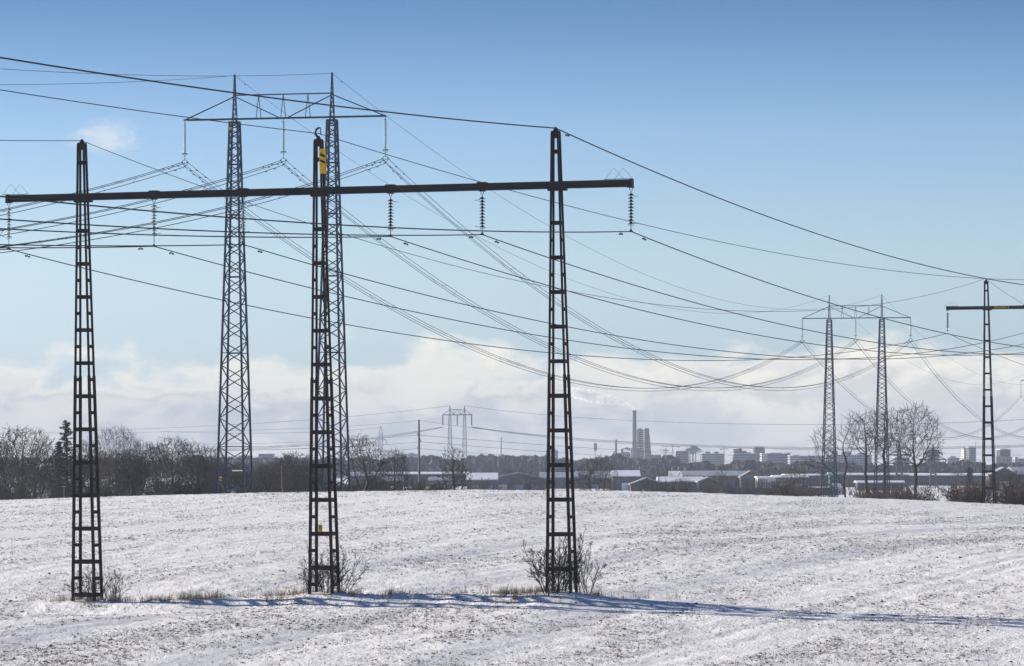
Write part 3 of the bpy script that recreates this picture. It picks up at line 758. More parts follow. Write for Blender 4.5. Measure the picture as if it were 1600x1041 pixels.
def colonise(seed, lobes, base, n_att=1500, step=.28, infl=9, kill=.42, up=.10, rtip=.012, power=2.25, tipmul=2, ttw=.45, jit=.18, rbase=None):
    "space colonisation: lobes (cx, cy, cz, rx, ry, rz) are filled with branches that all trace back to the base chains"
    R = np.random.RandomState(seed); A = []
    vols = np.array([l[3] * l[4] * l[5] for l in lobes]); cnt = (n_att * vols / vols.sum()).astype(int)
    for l, c in zip(lobes, cnt):
        p = R.normal(size=(c, 3)); p /= np.linalg.norm(p, axis=1)[:, None]; p *= (R.rand(c) ** .42)[:, None]; A.append(np.array(l[:3]) + p * np.array(l[3:]))
    A = np.concatenate(A); A = A[A[:, 2] > .3]
    P = []; par = []
    for ch in base:
        prev = 0 if P else -1
        if not P: P.append(np.array(ch[0], float)); par.append(-1); prev = 0
        start = 1 if prev == 0 and len(P) == 1 else 0
        for q in ch[1:]:
            q = np.array(q, float); p0 = P[prev]; n = max(1, int(np.linalg.norm(q - p0) / step))
            for k in range(n):
                P.append(p0 + (q - p0) * (k + 1) / n + R.normal(0, .03, 3)); par.append(prev); prev = len(P) - 1
    Pn = np.array(P); D = np.linalg.norm(A[:, None] - Pn[None], axis=2); near = D.argmin(1); dist = D.min(1)
    P = list(P)
    for it in range(140):
        act = dist < infl
        if not act.any() or len(A) == 0: break
        Pn = np.array(P); v = A - Pn[near]; v /= np.linalg.norm(v, axis=1)[:, None] + 1e-9
        acc = np.zeros((len(P), 3)); np.add.at(acc, near[act], v[act]); ids = np.unique(near[act])
        d = acc[ids]; d /= np.linalg.norm(d, axis=1)[:, None] + 1e-9
        d += R.normal(0, jit, d.shape); d[:, 2] += up; d /= np.linalg.norm(d, axis=1)[:, None] + 1e-9
        new = Pn[ids] + d * step; k0 = len(P); P += list(new); par += list(ids)
        Dn = np.linalg.norm(A[:, None] - new[None], axis=2); m_ = Dn.argmin(1); dm = Dn.min(1); up_ = dm < dist
        near = np.where(up_, m_ + k0, near); dist = np.where(up_, dm, dist)
        keep = dist > kill; A = A[keep]; near = near[keep]; dist = dist[keep]
        if len(P) > 9000: break
    P = np.array(P); par = np.array(par); n = len(P)
    # end twigs
    hasch = np.zeros(n, bool); hasch[par[par >= 0]] = True
    depth = np.zeros(n, int); 
    for i in range(n - 1, 0, -1): depth[par[i]] = max(depth[par[i]], depth[i] + 1)
    ex = []; exp = []
    thin = np.where(depth < 5)[0]
    for i in thin:
        if par[i] < 0: continue
        d = P[i] - P[par[i]]; d /= np.linalg.norm(d) + 1e-9
        for k in range(tipmul if not hasch[i] else 1):
            t = d + R.normal(0, .38, 3); t[2] += .28; t /= np.linalg.norm(t); L = ttw * R.uniform(.4, 1.2); ex.append(P[i] + t * L * .5); exp.append(i); t2 = t + R.normal(0, .12, 3) + np.array([0, 0, .12]); ex.append(ex[-1] + t2 * L * .5); exp.append(n + len(ex) - 2)
    P = np.concatenate([P, np.array(ex)]); par = np.concatenate([par, np.array(exp)]); N2 = len(P)
    acc = np.zeros(N2); rad = np.zeros(N2)
    for i in range(N2 - 1, -1, -1):
        rad[i] = max(rtip, acc[i] ** (1 / power)) if acc[i] > 0 else rtip * .75
        if par[i] >= 0: acc[par[i]] += rad[i] ** power
    if rbase: 
        q = rad[0]; rad = rtip + (rbase - rtip) * (np.maximum(rad - rtip, 0) / max(q - rtip, 1e-3)) ** 1.5
    # chains along the thickest child
    order = np.argsort(-rad, kind='stable'); main = -np.ones(N2, int)
    for i in range(N2):
        p = par[i]
        if p >= 0 and (main[p] < 0 or rad[i] > rad[main[p]]): main[p] = i
    out = []; starts = [0] + [i for i in range(1, N2) if par[i] >= 0 and main[par[i]] != i]
    for s0 in starts:
        ch = [par[s0], s0] if par[s0] >= 0 else [s0]; r_ = [rad[s0]] * len(ch)
        c = s0
        while main[c] >= 0: c = main[c]; ch.append(c); r_.append(rad[c])
        if len(ch) > 1: out.append(([P[k] for k in ch], r_, 0 if r_[0] > rtip * 6 else 1 if r_[0] > rtip * 3.2 else 2))
    return out
def put_variant(key, br, twigmat='twig', trunkmat='bark', c_nside=3):
    v1, f1 = tubes_np([b for b in br if b[2] <= 1]); v2, f2 = tubes_np([b for b in br if b[2] > 1], c_nside)
    TV[key] = (mesh_np('trunk', v1, f1, M[trunkmat], True), mesh_np('crown', v2, f2, M[twigmat]), np.percentile(v2[:, 2], 99.7), np.percentile(np.abs(v2[:, 0]), 98)); return (np.concatenate([v1, v2]), np.concatenate([f1, f2 + len(v1)]))
raw = {}
raw['oak'] = put_variant('oak', colonise(3, [(0, 0, 6.2, 3.9, 3.9, 3.4), (-1.6, .5, 7.4, 2.6, 2.4, 2.2), (1.8, -.5, 6.8, 2.4, 2.4, 2.2)], [[(0, 0, -.4), (.1, 0, 1.4), (-.1, .1, 2.8)]], 1500, step=.27, kill=.46, infl=12, rtip=.019, rbase=.30, jit=.12, ttw=.75, tipmul=3))
raw['oak2'] = put_variant('oak2', colonise(14, [(.2, 0, 6.4, 3.0, 3.0, 3.3), (-1.2, .2, 5.0, 2.4, 2.2, 1.8), (1.0, .4, 8.0, 2.0, 2.0, 1.8)], [[(0, 0, -.4), (.15, 0, 1.2), (.3, .1, 2.4)], [(0, 0, 0), (-.3, 0, 1.5), (-.9, 0, 3.0)]], 1400, step=.26, kill=.46, infl=12, rtip=.019, rbase=.27, jit=.12, ttw=.75, tipmul=3))
put_variant('tall', colonise(5, [(0, 0, 12.2, 2.7, 2.4, 3.8), (-2.0, 0, 12.0, 1.6, 1.5, 2.8), (2.0, .5, 10.8, 1.6, 1.5, 2.6)], [[(0, 0, -.4), (.1, 0, 2.6), (-.15, .1, 6.0), (-.1, 0, 7.4)]], 620, step=.40, infl=14, kill=.72, up=.10, rtip=.021, rbase=.21, ttw=1.25, tipmul=3, jit=.10))
put_variant('tall2', colonise(23, [(1.4, 0, 12.0, 1.7, 1.6, 3.8), (-2.4, 0, 10.0, 2.2, 1.8, 2.8), (-3.4, .5, 7.2, 2.0, 1.6, 2.0)], [[(.6, 0, -.4), (.35, 0, 3.2), (.2, .1, 4.6), (.7, 0, 7.0)], [(0, 0, 0), (.3, 0, 3.2), (-.9, 0, 5.4)]], 680, step=.40, infl=14, kill=.72, up=.08, rtip=.021, rbase=.20, ttw=1.25, tipmul=3, jit=.10))
put_variant('crown', colonise(31, [(0, 0, 10.8, 4.6, 4.6, 4.8), (-3.2, 0, 8.2, 2.0, 2.0, 1.8), (3.2, 0, 9.0, 2.0, 2.0, 2.0)], [[(0, 0, -.4), (-.15, 0, 2.6), (.05, .1, 4.0)]], 1300, step=.40, infl=16, kill=.68, up=.06, rtip=.021, rbase=.30, ttw=1.25, tipmul=3, jit=.10))
put_variant('fan', colonise(8, [(0, 0, 8.6, 2.8, 2.4, 2.6), (0, 0, 6.5, 1.8, 1.6, 2.4)], [[(0, 0, -.4), (0, 0, 1.6), (0, 0, 3.4)]], 1500, step=.26, kill=.34, up=.7, rtip=.011, rbase=.16, ttw=.9))
put_variant('birch', colonise(12, [(0, 0, 6, 1.6, 1.6, 3.6)], [[(0, 0, -.4), (.15, 0, 3), (0, .1, 8.6)]], 700, step=.26, kill=.36, up=-.05, rbase=.14), 'twig_red', 'birch')
put_variant('low', colonise(41, [(-.6, 0, 3.9, 2.4, 2.2, 2.6), (2.4, 0, 2.9, 1.8, 1.5, 1.8), (-2.6, 0, 2.7, 1.6, 1.4, 1.6), (-.5, 0, 5.6, 1.0, 1.0, 1.0)], [[(0, 0, -.4), (0, 0, .3), (-.3, 0, 1.6), (-.7, 0, 3.2)], [(0, 0, .2), (.8, 0, .6), (1.9, .2, 1.5)], [(0, 0, .2), (-.9, .1, .8), (-2.2, 0, 1.5)]], 620, step=.24, kill=.46, up=.1, rtip=.026, rbase=.34, ttw=.6, tipmul=2, jit=.20))
raw['multi'] = put_variant('multi', colonise(52, [(0, 0, 3.4, 2.6, 2.4, 2.6), (.6, 0, 4.8, 1.6, 1.5, 1.4)], [[(0, 0, -.4), (0, 0, .5), (.1, 0, 1.4)], [(0, 0, 0), (-.7, .2, 1.3)], [(0, 0, 0), (.7, .3, 1.3)], [(0, 0, 0), (-.2, -.7, 1.2)], [(0, 0, 0), (1.3, .3, 1.4)], [(0, 0, 0), (-1.4, 0, 1.3)]], 1300, step=.22, kill=.30, up=.22, rtip=.012, rbase=.16, ttw=.6), 'twig_red')
variant('shrub', 'twig', 'twig', seed=61, H=2.2, trunk=.15, spread=.36, levels=4, kids=(6, 4, 3), ratio=(.42, .5, .5), ang=(34, 36, 38), up=.04, r0=.022, rmin=.0065, stems=9, wig=.10)
variant('shrub2', 'twig', 'twig', seed=66, H=2.0, trunk=.2, spread=.34, levels=4, kids=(6, 4, 3), ratio=(.42, .5, .5), ang=(34, 36, 38), up=.03, r0=.020, rmin=.006, stems=6, wig=.11)
variant('scrub', 'twig_red', 'twig', seed=71, H=2.4, trunk=.1, spread=.50, levels=4, kids=(5, 4, 3), ratio=(.45, .5, .5), ang=(38, 38, 38), up=.03, r0=.035, rmin=.015, stems=14, wig=.10)

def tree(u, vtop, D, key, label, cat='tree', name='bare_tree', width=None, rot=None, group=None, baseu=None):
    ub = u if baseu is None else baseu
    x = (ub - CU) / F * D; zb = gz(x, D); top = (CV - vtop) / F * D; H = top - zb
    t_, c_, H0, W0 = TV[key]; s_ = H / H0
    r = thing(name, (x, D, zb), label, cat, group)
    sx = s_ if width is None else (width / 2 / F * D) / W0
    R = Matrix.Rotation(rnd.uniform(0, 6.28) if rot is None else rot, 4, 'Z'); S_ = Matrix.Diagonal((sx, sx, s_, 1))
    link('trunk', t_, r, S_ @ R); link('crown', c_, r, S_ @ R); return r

G_ = 'bare trees along the left edge of the field'
tree(38, 667, 470, 'oak', 'large round-headed bare tree at the far left beyond the field', group=G_, width=100, baseu=36)
tree(4, 690, 480, 'oak2', 'bare tree cut by the left edge of the picture', group=G_, width=60)
tree(74, 694, 462, 'oak2', 'smaller bare tree leaning between the large left tree and the conifer', group=G_, width=56, baseu=62)
tree(184, 664, 640, 'fan', 'pale fan-shaped bare tree rising highest behind the wood right of the left mast', group=G_, width=70)
tree(168, 706, 455, 'multi', 'reddish many-stemmed bare shrub tree right of the left brown mast', group=G_, width=56)
tree(218, 690, 480, 'oak2', 'bare tree left of centre in the left wood', group=G_, width=62)
tree(243, 694, 490, 'oak', 'slender bare tree standing left of the pale-topped one', group=G_, width=52)
tree(270, 682, 470, 'oak', 'tall rounded bare tree in the middle of the left wood', group=G_, width=66)
tree(303, 690, 460, 'oak2', 'dark bare tree with a straight trunk near the end of the left wood', group=G_, width=62)
tree(330, 697, 480, 'oak', 'last bare tree of the left wood beside the grey lattice mast', group=G_, width=50)
tree(136, 688, 520, 'oak2', 'bare tree behind the left brown mast', group=G_, width=60)
tree(203, 700, 600, 'oak', 'small bare tree behind the gap right of the fan-shaped tree', group=G_, width=50)
G2 = 'bare trees between the lattice masts'
tree(458, 706, 500, 'oak', 'spreading bare tree just left of the middle brown mast', group=G2, width=74)
tree(428, 718, 520, 'multi', 'low bushy bare tree right of the left lattice mast', group=G2, width=56)
tree(441, 722, 470, 'birch', 'slim pale-stemmed birch in front of the bushes left of the middle mast', group=G2, width=34)
tree(406, 722, 540, 'multi', 'dark low thicket tree close behind the left lattice mast', group=G2, width=40)
tree(486, 722, 520, 'oak2', 'bare tree behind the middle brown mast', group=G2, width=50)
tree(568, 680, 420, 'oak2', 'bare tree with forked trunk just right of the right-hand lattice mast', width=74, baseu=565)
tree(616, 702, 430, 'oak', 'small bare tree between the thin lattice tower and the monopole', width=46)
tree(637, 733, 425, 'low', 'short V-shaped bare shrub left of the monopole', width=46, name='bare_shrub', cat='shrub')
tree(590, 735, 428, 'low', 'short bare shrub under the thin distant lattice tower', width=44, name='bare_shrub', cat='shrub')
tree(712, 699, 400, 'low', 'low wide tree with thick crooked limbs near the middle of the crest', width=76, rot=1.0)
tree(656, 742, 440, 'scrub', 'small brown scrub at the foot of the monopole', width=36, name='bare_shrub', cat='shrub')
tree(826, 742, 430, 'scrub', 'little bare bush on the crest left of the right brown mast', width=24, name='bare_shrub', cat='shrub')
tree(934, 713, 420, 'multi', 'broad brown many-stemmed bush on the crest right of the right mast', width=70, name='bare_shrub', cat='shrub')
tree(1045, 745, 520, 'scrub', 'low brown bush in front of the red-brown gabled house', width=50, name='bare_shrub', cat='shrub')
tree(1070, 747, 540, 'scrub', 'low brown bush in front of the long snowy roof', width=50, name='bare_shrub', cat='shrub')
tree(1124, 736, 800, 'multi', 'brown bush before the light-grey hall', width=30, name='bare_shrub', cat='shrub')
tree(1243, 730, 560, 'multi', 'tallest bush of the low hedge left of the far grey pylon', width=52, name='bare_shrub', cat='shrub')
tree(1222, 758, 520, 'scrub', 'low bush at the left end of the hedge before the far grey pylon', width=36, name='bare_shrub', cat='shrub')
G3 = 'tall bare trees around the smaller grey pylon'
tree(1308, 643, 640, 'tall2', 'leftmost tall bare tree, wide and leaning left through the grey lattice mast', group=G3, width=112, baseu=1316, rot=0.0)
tree(1350, 640, 620, 'tall', 'second tall bare tree, slender, between the two far lattice masts', group=G3, width=76, baseu=1354, rot=.6)
tree(1384, 634, 640, 'tall', 'third tall bare tree crossing the right-hand far lattice mast', group=G3, width=84, baseu=1382, rot=2.0)
tree(1434, 630, 620, 'crown', 'rightmost and fullest bare tree with a round crown and a small bird', group=G3, width=92, baseu=1430)
for u, v, D, wd, lb in ((1345, 763, 560, 36, 'ragged bush at the foot of the second tall tree'), (1400, 761, 600, 40, 'bush between the third and fourth tall trees'),
                        (1416, 760, 650, 36, 'brown bush left of the round-crowned tree trunk'), (1452, 764, 560, 36, 'bush right of the round-crowned tree trunk'),
                        (1512, 756, 430, 40, 'spiky bush left of the far brown mast'), (1532, 752, 425, 30, 'bush behind the far brown mast'),
                        (1562, 738, 420, 50, 'big dark bush right of the far brown mast'), (1592, 736, 430, 50, 'big dark bush cut by the right edge'),
                        (1576, 752, 400, 34, 'low bush in front of the two big ones at the right edge'), (1380, 762, 580, 40, 'small bush under the third tall tree')):
    tree(u, v, D, 'scrub' if wd < 45 else 'multi', lb, width=wd, name='bare_shrub', cat='shrub')
# bushes growing round the feet of the three masts
for (u, dn, key, H, lb) in ((150, .3, 'shrub2', 1.9, 'bare shrub growing out of the foot of the left brown mast'), (176, .2, 'shrub2', 1.75, 'fan of bare shoots right of the foot of the left brown mast'),
                        (126, .8, 'shrub2', 1.5, 'thin bare shoots left of the foot of the left brown mast'),
                        (508, .2, 'shrub', 2.5, 'bare shrub inside the foot of the middle brown mast'), (533, .5, 'shrub2', 2.4, 'bare shoots right of the foot of the middle brown mast'),
                        (484, .6, 'shrub2', 1.7, 'thin bare shoots left of the foot of the middle brown mast'),
                        (862, -.5, 'shrub', 3.1, 'big bare shrub spreading left of the foot of the right brown mast'), (878, .1, 'shrub', 3.0, 'bare shrub inside the foot of the right brown mast'),
                        (912, .3, 'shrub2', 2.5, 'upright bare bush right of the foot of the right brown mast')):
    k = 0 if u < 300 else 1 if u < 700 else 2
    D = mastp[k].y + dn; x = (u - CU) / F * D; zb = gz(x, D) ; t_, c_, H0, W0 = TV[key]; s_ = H / H0
    r = thing('mast_foot_shrub', (x, D, zb), lb, 'shrub', 'bare shrubs at the feet of the brown masts')
    mm = Matrix.Diagonal((s_ * .80, s_ * .80, s_, 1)) @ Matrix.Rotation(rnd.uniform(0, 6.28), 4, 'Z')
    link('stems', t_, r, mm); link('twigs', c_, r, mm, kind='stuff')

# conifers
def conifer(u, vtop, D, wpx, label, seed=1, ragged=.5):
    R = random.Random(seed); x = (u - CU) / F * D; zb = gz(x, D); H = (CV - vtop) / F * D - zb; Wd = wpx / 2 / F * D
    r = thing('conifer', (x, D, zb), label, 'tree')
    MB().tube([(0, 0, -.4), (.05, 0, H * .5), (0, 0, H)], [H * .02, H * .013, .03], 6).obj('trunk', M['bark'], r)
    V = []; T = []
    for i in range(70):
        t = .12 + .88 * (i / 70); L = Wd * (1 - t) ** .7 * R.uniform(1 - ragged, 1.15) + .12 * Wd; a = i * 2.4 + R.uniform(-.4, .4); z0 = H * t
        for k in range(26):
            q = (k + .5) / 26; c = Vector((math.cos(a) * L * q, math.sin(a) * L * q, z0 + .12 * L * q * R.uniform(.5, 1.6) - .10 * L * q * q)); s_ = .10 + .20 * R.random() * (1 - .3 * q)
            for j in range(2):
                d1 = Vector((R.gauss(0, 1), R.gauss(0, 1), R.gauss(0, .5))).normalized() * s_ * 1.6; d2 = Vector((R.gauss(0, 1), R.gauss(0, 1), R.gauss(0, .5))).normalized() * s_
                b = len(V); V += [c, c + d1, c + d2]; T.append((b, b + 1, b + 2))
    link('crown', mesh_from('crown', V, T, M['needle']), r)
conifer(104, 658, 500, 66, 'dark ragged conifer between the left bare trees and the left brown mast', 3, .6)
conifer(92, 690, 510, 40, 'lower dark conifer beside the ragged one at far left', 9, .4)
conifer(1515, 731, 900, 26, 'small dark conifer before the long low building, left of the far brown mast', 5, .2)

# underwood: a mass of fine twigs behind the tree trunks
def thicket(name, label, boxes, m_, seed, vlen=(1.0, 2.6), wd=.03):
    R = np.random.RandomState(seed); Vs = []; N0 = 0
    for (u0, u1, vt0, vt1, D0, D1, n) in boxes:
        u = R.uniform(u0, u1, n); D = R.uniform(D0, D1, n); x = (u - CU) / F * D; zb = ground(x, D, False)
        vt = np.interp(u, np.linspace(u0, u1, 6), vt0 + (vt1 - vt0) * np.linspace(0, 1, 6)) + 9 * fbm(u / 16, D * 0, seed, 3) * 2
        zt = (CV - vt) / F * D; h = np.maximum(zt - zb, .8)
        z = zb + h * R.beta(1.3, 1.1, n); L = R.uniform(*vlen, n) * (.5 + .5 * (zt - z) / h)
        a = R.uniform(0, 6.28, n); tl = R.uniform(-.7, .7, n); d = np.stack([np.sin(tl) * np.cos(a), np.sin(tl) * np.sin(a) * .6, np.cos(tl)], -1) * L[:, None]
        c = np.stack([x, D, z], -1); b = R.uniform(0, 6.28, n); wv = np.stack([np.cos(b), np.sin(b), b * 0], -1) * wd * (1 + R.rand(n))[:, None]
        Vs.append(np.stack([c - wv, c + wv, c + d], 1).reshape(-1, 3))
        # a fork
        m2 = c + d * .4; tl2 = tl + R.choice([-.6, .6], n); d2 = np.stack([np.sin(tl2) * np.cos(a), np.sin(tl2) * np.sin(a), np.cos(tl2)], -1) * L[:, None] * .6
        Vs.append(np.stack([m2 - wv * .8, m2 + wv * .8, m2 + d2], 1).reshape(-1, 3))
    V = np.concatenate(Vs); T = np.arange(len(V)).reshape(-1, 3)
    o = link(name, mesh_np(name, V, T, m_), kind='stuff'); o['label'] = label; return o
def wood_mass(name, label, keys, spots, m_, seed):
    R = np.random.RandomState(seed); Vs = []; Fs = []; b = 0
    for (u, vt, D) in spots:
        V, Fq = raw[keys[R.randint(len(keys))]]; x = (u - CU) / F * D; zb = gz(x, D); H = (CV - vt) / F * D - zb; H0 = np.percentile(V[:, 2], 99.5); s_ = max(H, 1.2) / H0
        a = R.uniform(0, 6.28); c, q = math.cos(a), math.sin(a); sx = s_ * R.uniform(.85, 1.25)
        Vv = np.stack([(V[:, 0] * c - V[:, 1] * q) * sx + x, (V[:, 0] * q + V[:, 1] * c) * sx + D, V[:, 2] * s_ + zb], -1); Vs.append(Vv); Fs.append(Fq + b); b += len(V)
    o = link(name, mesh_np(name, np.concatenate(Vs), np.concatenate(Fs), m_), kind='stuff'); o['label'] = label; return o
_v, _f = tubes_np(grow(71, 2.4, .1, .5, 4, (5, 4, 3), (38, 38, 38), (.45, .5, .5), .03, .035, .014, wig=.10, stems=14)); raw['scrub'] = (_v, _f)
_R = random.Random(5)
wood_mass('underwood', 'dark mass of bare saplings behind the trees on the left', ['oak', 'oak2', 'multi', 'multi'], [(_R.uniform(-20, 342), _R.uniform(704, 728), _R.uniform(480, 620)) for _ in range(17)], M['twig'], 3)
wood_mass('underwood', 'low dark brush at the foot of the left wood', ['multi', 'scrub'], [(_R.uniform(-20, 345), _R.uniform(740, 760), _R.uniform(440, 500)) for _ in range(30)], M['twig'], 4)
wood_mass('underwood', 'dark bushes behind the trees between the lattice masts', ['multi', 'multi', 'oak2'], [(_R.uniform(345, 500), _R.uniform(722, 744), _R.uniform(490, 580)) for _ in range(24)], M['twig'], 5)
wood_mass('underwood', 'thin low brush along the crest in the middle', ['scrub', 'multi'], [(_R.uniform(500, 690), _R.uniform(744, 757), _R.uniform(425, 500)) for _ in range(22)], M['twig'], 6)
wood_mass('underwood', 'dark shrubs and young trees between the distant sheds', ['scrub', 'multi', 'oak'], [(_R.uniform(560, 1300), _R.uniform(745, 758), _R.uniform(900, 1080)) for _ in range(46)], M['twig'], 7)
wood_mass('underwood', 'garden trees behind the distant sheds', ['oak', 'multi', 'oak2'], [(_R.uniform(560, 1560), _R.uniform(729, 738), _R.uniform(1300, 1420)) for _ in range(30)], M['twig'], 17)
wood_mass('hedge', 'brown hedge on the crest at the feet of the far pylons', ['scrub', 'multi', 'scrub'], [(_R.uniform(1206, 1268), _R.uniform(758, 767), _R.uniform(470, 560)) for _ in range(9)]
          + [(_R.uniform(1385, 1470), _R.uniform(760, 770), _R.uniform(520, 650)) for _ in range(7)] + [(_R.uniform(1335, 1385), _R.uniform(762, 770), _R.uniform(480, 600)) for _ in range(6)]
          + [(_R.uniform(1500, 1625), _R.uniform(750, 768), _R.uniform(396, 440)) for _ in range(10)], M['twig_red'], 8)
thicket('scrub_bank', 'snowy scrub-covered bank beyond the field on the right', [(1325, 1640, 758, 759, 860, 920, 1900)], M['twig_red'], 9, (.6, 1.6), .05)
thicket('far_wood', 'blue-grey wooded ridge across the plain', [(300, 760, 722, 722, 1900, 2500, 18000), (740, 1060, 720, 719, 2000, 2500, 17000), (1040, 1240, 727, 733, 1800, 2400, 11000),
        (1150, 1640, 733, 731, 1700, 2300, 17000), (-500, 300, 724, 722, 1900, 2500, 14000), (1640, 2300, 731, 731, 1700, 2300, 12000)], M['wood_far'], 11, (3.0, 6.0), .65)
thicket('far_wood', 'darker tree clumps before the wooded ridge', [(1110, 1240, 738, 738, 1450, 1600, 3600), (1240, 1640, 738, 738, 1450, 1600, 6000), (320, 520, 732, 730, 1300, 1500, 5200), (560, 1100, 741, 741, 1500, 1700, 5000),
        (1485, 1540, 722, 722, 1750, 1850, 900)], M['wood_far'], 12, (1.5, 4.0), .35)

# ------------------------------------------------------------------ field cover
def scatter(n, dens, seed, D0=150, D1=352):
    R = np.random.RandomState(seed)
    D = 1 / R.uniform(1 / D1, 1 / D0, n * 3); D = np.where(R.rand(n * 3) < .55, R.uniform(D0, D1, n * 3), D)
    x = R.uniform(-.142, .142, n * 3) * D; p = dens(x, D); k = R.rand(n * 3) < p
    return x[k][:n], D[k][:n]
def field_density(x, y):
    c = x * math.cos(math.radians(20)) - y * math.sin(math.radians(20)); l = x * math.sin(math.radians(20)) + y * math.cos(math.radians(20))
    a = 1.15 * fbm(c / 1.9, l / 17, 3, 3) + .55 * fbm(x / 9, y / 16, 8, 2) + .5 * fbm(x / .7, y / 1.1, 12, 2)
    return np.clip(.34 + 1.9 * a, .02, 1)
def tri_tufts(x, y, seed, blades, h, spread, wd, lean=.5):
    R = np.random.RandomState(seed); n = len(x); z = ground(x, y) - .012; out = []
    sz = R.uniform(.55, 1.35, n)
    for k in range(blades):
        a = R.uniform(0, 6.28, n); r = R.rand(n) * spread * sz; c = np.stack([x + r * np.cos(a), y + r * np.sin(a), z], -1)
        b = R.uniform(0, 6.28, n); wv = np.stack([np.cos(b), np.sin(b), b * 0], -1) * (wd * R.uniform(.6, 1.4, n))[:, None]
        hh = h * sz * R.uniform(.4, 1.1, n); t = np.stack([R.normal(0, lean, n) * hh, R.normal(0, lean, n) * hh, hh], -1)
        out.append(np.stack([c - wv, c + wv, c + t], 1))
    V = np.stack(out, 1).reshape(-1, 3); return V, np.arange(len(V)).reshape(-1, 3)
x, y = scatter(30000, field_density, 1); V, T = tri_tufts(x, y, 2, 6, .070, .085, .012, .9)
o = link('stubble', mesh_np('stubble', V, T, M['stub']), kind='stuff'); o['label'] = 'short dead stubble poking through the snow of the field'
x, y = scatter(8000, field_density, 5); V, T = tri_tufts(x, y, 6, 7, .13, .06, .008, .5)
o = link('dead_grass', mesh_np('dead_grass', V, T, M['dry']), kind='stuff'); o['label'] = 'thin straw-coloured grass tufts scattered over the field'
# clods of frozen soil: squashed octahedra
x, y = scatter(20000, field_density, 9); R = np.random.RandomState(4); n = len(x); z = ground(x, y) - .01
oc = np.array([(1, 0, 0), (0, 1, 0), (-1, 0, 0), (0, -1, 0), (0, 0, 1), (0, 0, -.6)], float); of = np.array([(0, 1, 4), (1, 2, 4), (2, 3, 4), (3, 0, 4), (1, 0, 5), (2, 1, 5), (3, 2, 5), (0, 3, 5)])
s_ = np.minimum(R.gamma(3.0, .008, n), .06) + .012; V = oc[None] * (s_[:, None] * np.stack([R.uniform(.8, 2.0, n), R.uniform(.7, 1.3, n), R.uniform(.6, 1.1, n)], -1))[:, None, :] * R.uniform(.7, 1.3, (n, 6, 1))
V = V + np.stack([x, y, z], -1)[:, None, :]; T = (of[None] + (np.arange(n) * 6)[:, None, None]).reshape(-1, 3)
o = link('soil_clods', mesh_np('soil_clods', V.reshape(-1, 3), T, M['soil']), kind='stuff'); o['label'] = 'small dark clods of frozen soil in the snow'
# tall dry grass along the uncultivated strip under the pylon
R = np.random.RandomState(77); n = 1500; t = R.uniform(2, 34, n); cl = fbm(t * .9, t * 0, 4, 3) + .25 * np.exp(-((t - 26.5) / 1.6) ** 2) + .18 * np.exp(-((t - 17) / 2) ** 2) + .15 * np.exp(-((t - 5.5) / 1.5) ** 2)
k = (R.rand(n) < np.clip(.30 + 2.6 * cl, 0, 1)) ; t = t[k]; q = R.normal(.5, .9, len(t)); x = L1.x + BU.x * t + BN.x * q; y = L1.y + BU.y * t + BN.y * q
V, T = tri_tufts(x, y, 8, 9, .46, .15, .009, .30)
o = link('tall_dry_grass', mesh_np('tall_dry_grass', V, T, M['dry']), kind='stuff'); o['label'] = 'tufts of tall dry grass along the strip beneath the brown pylon'
x, y = scatter(900, lambda a, b: .2 + 2.2 * fbm(a / 3, b / 3, 40, 3), 15, 150, 230); V, T = tri_tufts(x, y, 16, 9, .20, .07, .007, .35)
o = link('weed_tufts', mesh_np('weed_tufts', V, T, M['dry']), kind='stuff'); o['label'] = 'weedy grass tufts in the foreground snow'

# ------------------------------------------------------------------ far pylons, poles and their wires
def far_portal():
    D = 2000; px = D / F; base = W(714.5, 757, D)
    r = thing('lattice_pylon', base, 'distant grey portal pylon with three hanging insulators above the low crooked tree', 'pylon')
    def P(u, v, dy=0): return W(u, v, D) + Vector((0, dy, 0)) - base
    for uc in (703, 726):
        mb = MB(); hw0, hw1 = 4.6, 1.6
        for s_ in (-1, 1):
            for d_ in (-1, 1): mb.bar(P(uc + s_ * hw0, 757, d_ * 1.3), P(uc + s_ * hw1, 648, d_ * .5), .24)
        n = 17; v = 648.0
        for j in range(n):
            q0 = j / n; q1 = (j + 1) / n; w0 = hw1 + (hw0 - hw1) * q0; w1 = hw1 + (hw0 - hw1) * q1; v0 = 648 + 109 * q0; v1 = 648 + 109 * q1
            mb.bar(P(uc - w0, v0, -.8), P(uc + w1, v1, -.8), .15); mb.bar(P(uc + w0, v0, .8), P(uc - w1, v1, .8), .15); mb.bar(P(uc + w1, v1), P(uc - w1, v1), .14)
        mb.bar(P(uc - 1, 648), P(uc, 634), .28); mb.bar(P(uc + 1, 648), P(uc, 634), .28)
        mb.obj('mast', M['galv_dark'], r, kind='stuff')
    mb = MB(); mb.bar(P(691, 648.5), P(738, 648), .42); mb.bar(P(703, 640), P(726, 640), .26)
    for a, b_ in (((692, 648), (703, 640)), ((703, 640), (709, 648)), ((709, 648), (714.5, 640)), ((714.5, 640), (720, 648)), ((720, 648), (726, 640)), ((726, 640), (737, 648)), ((709, 648), (709, 640)), ((720, 648), (720, 640))): mb.bar(P(*a), P(*b_), .2)
    mb.obj('crossarm', M['galv_dark'], r)
    for u in (692, 714.5, 737):
        MB().tube([P(u, 649), P(u, 665)], .30, 6).obj('insulator', M['galv_dark'], r)
    return r
far_portal()
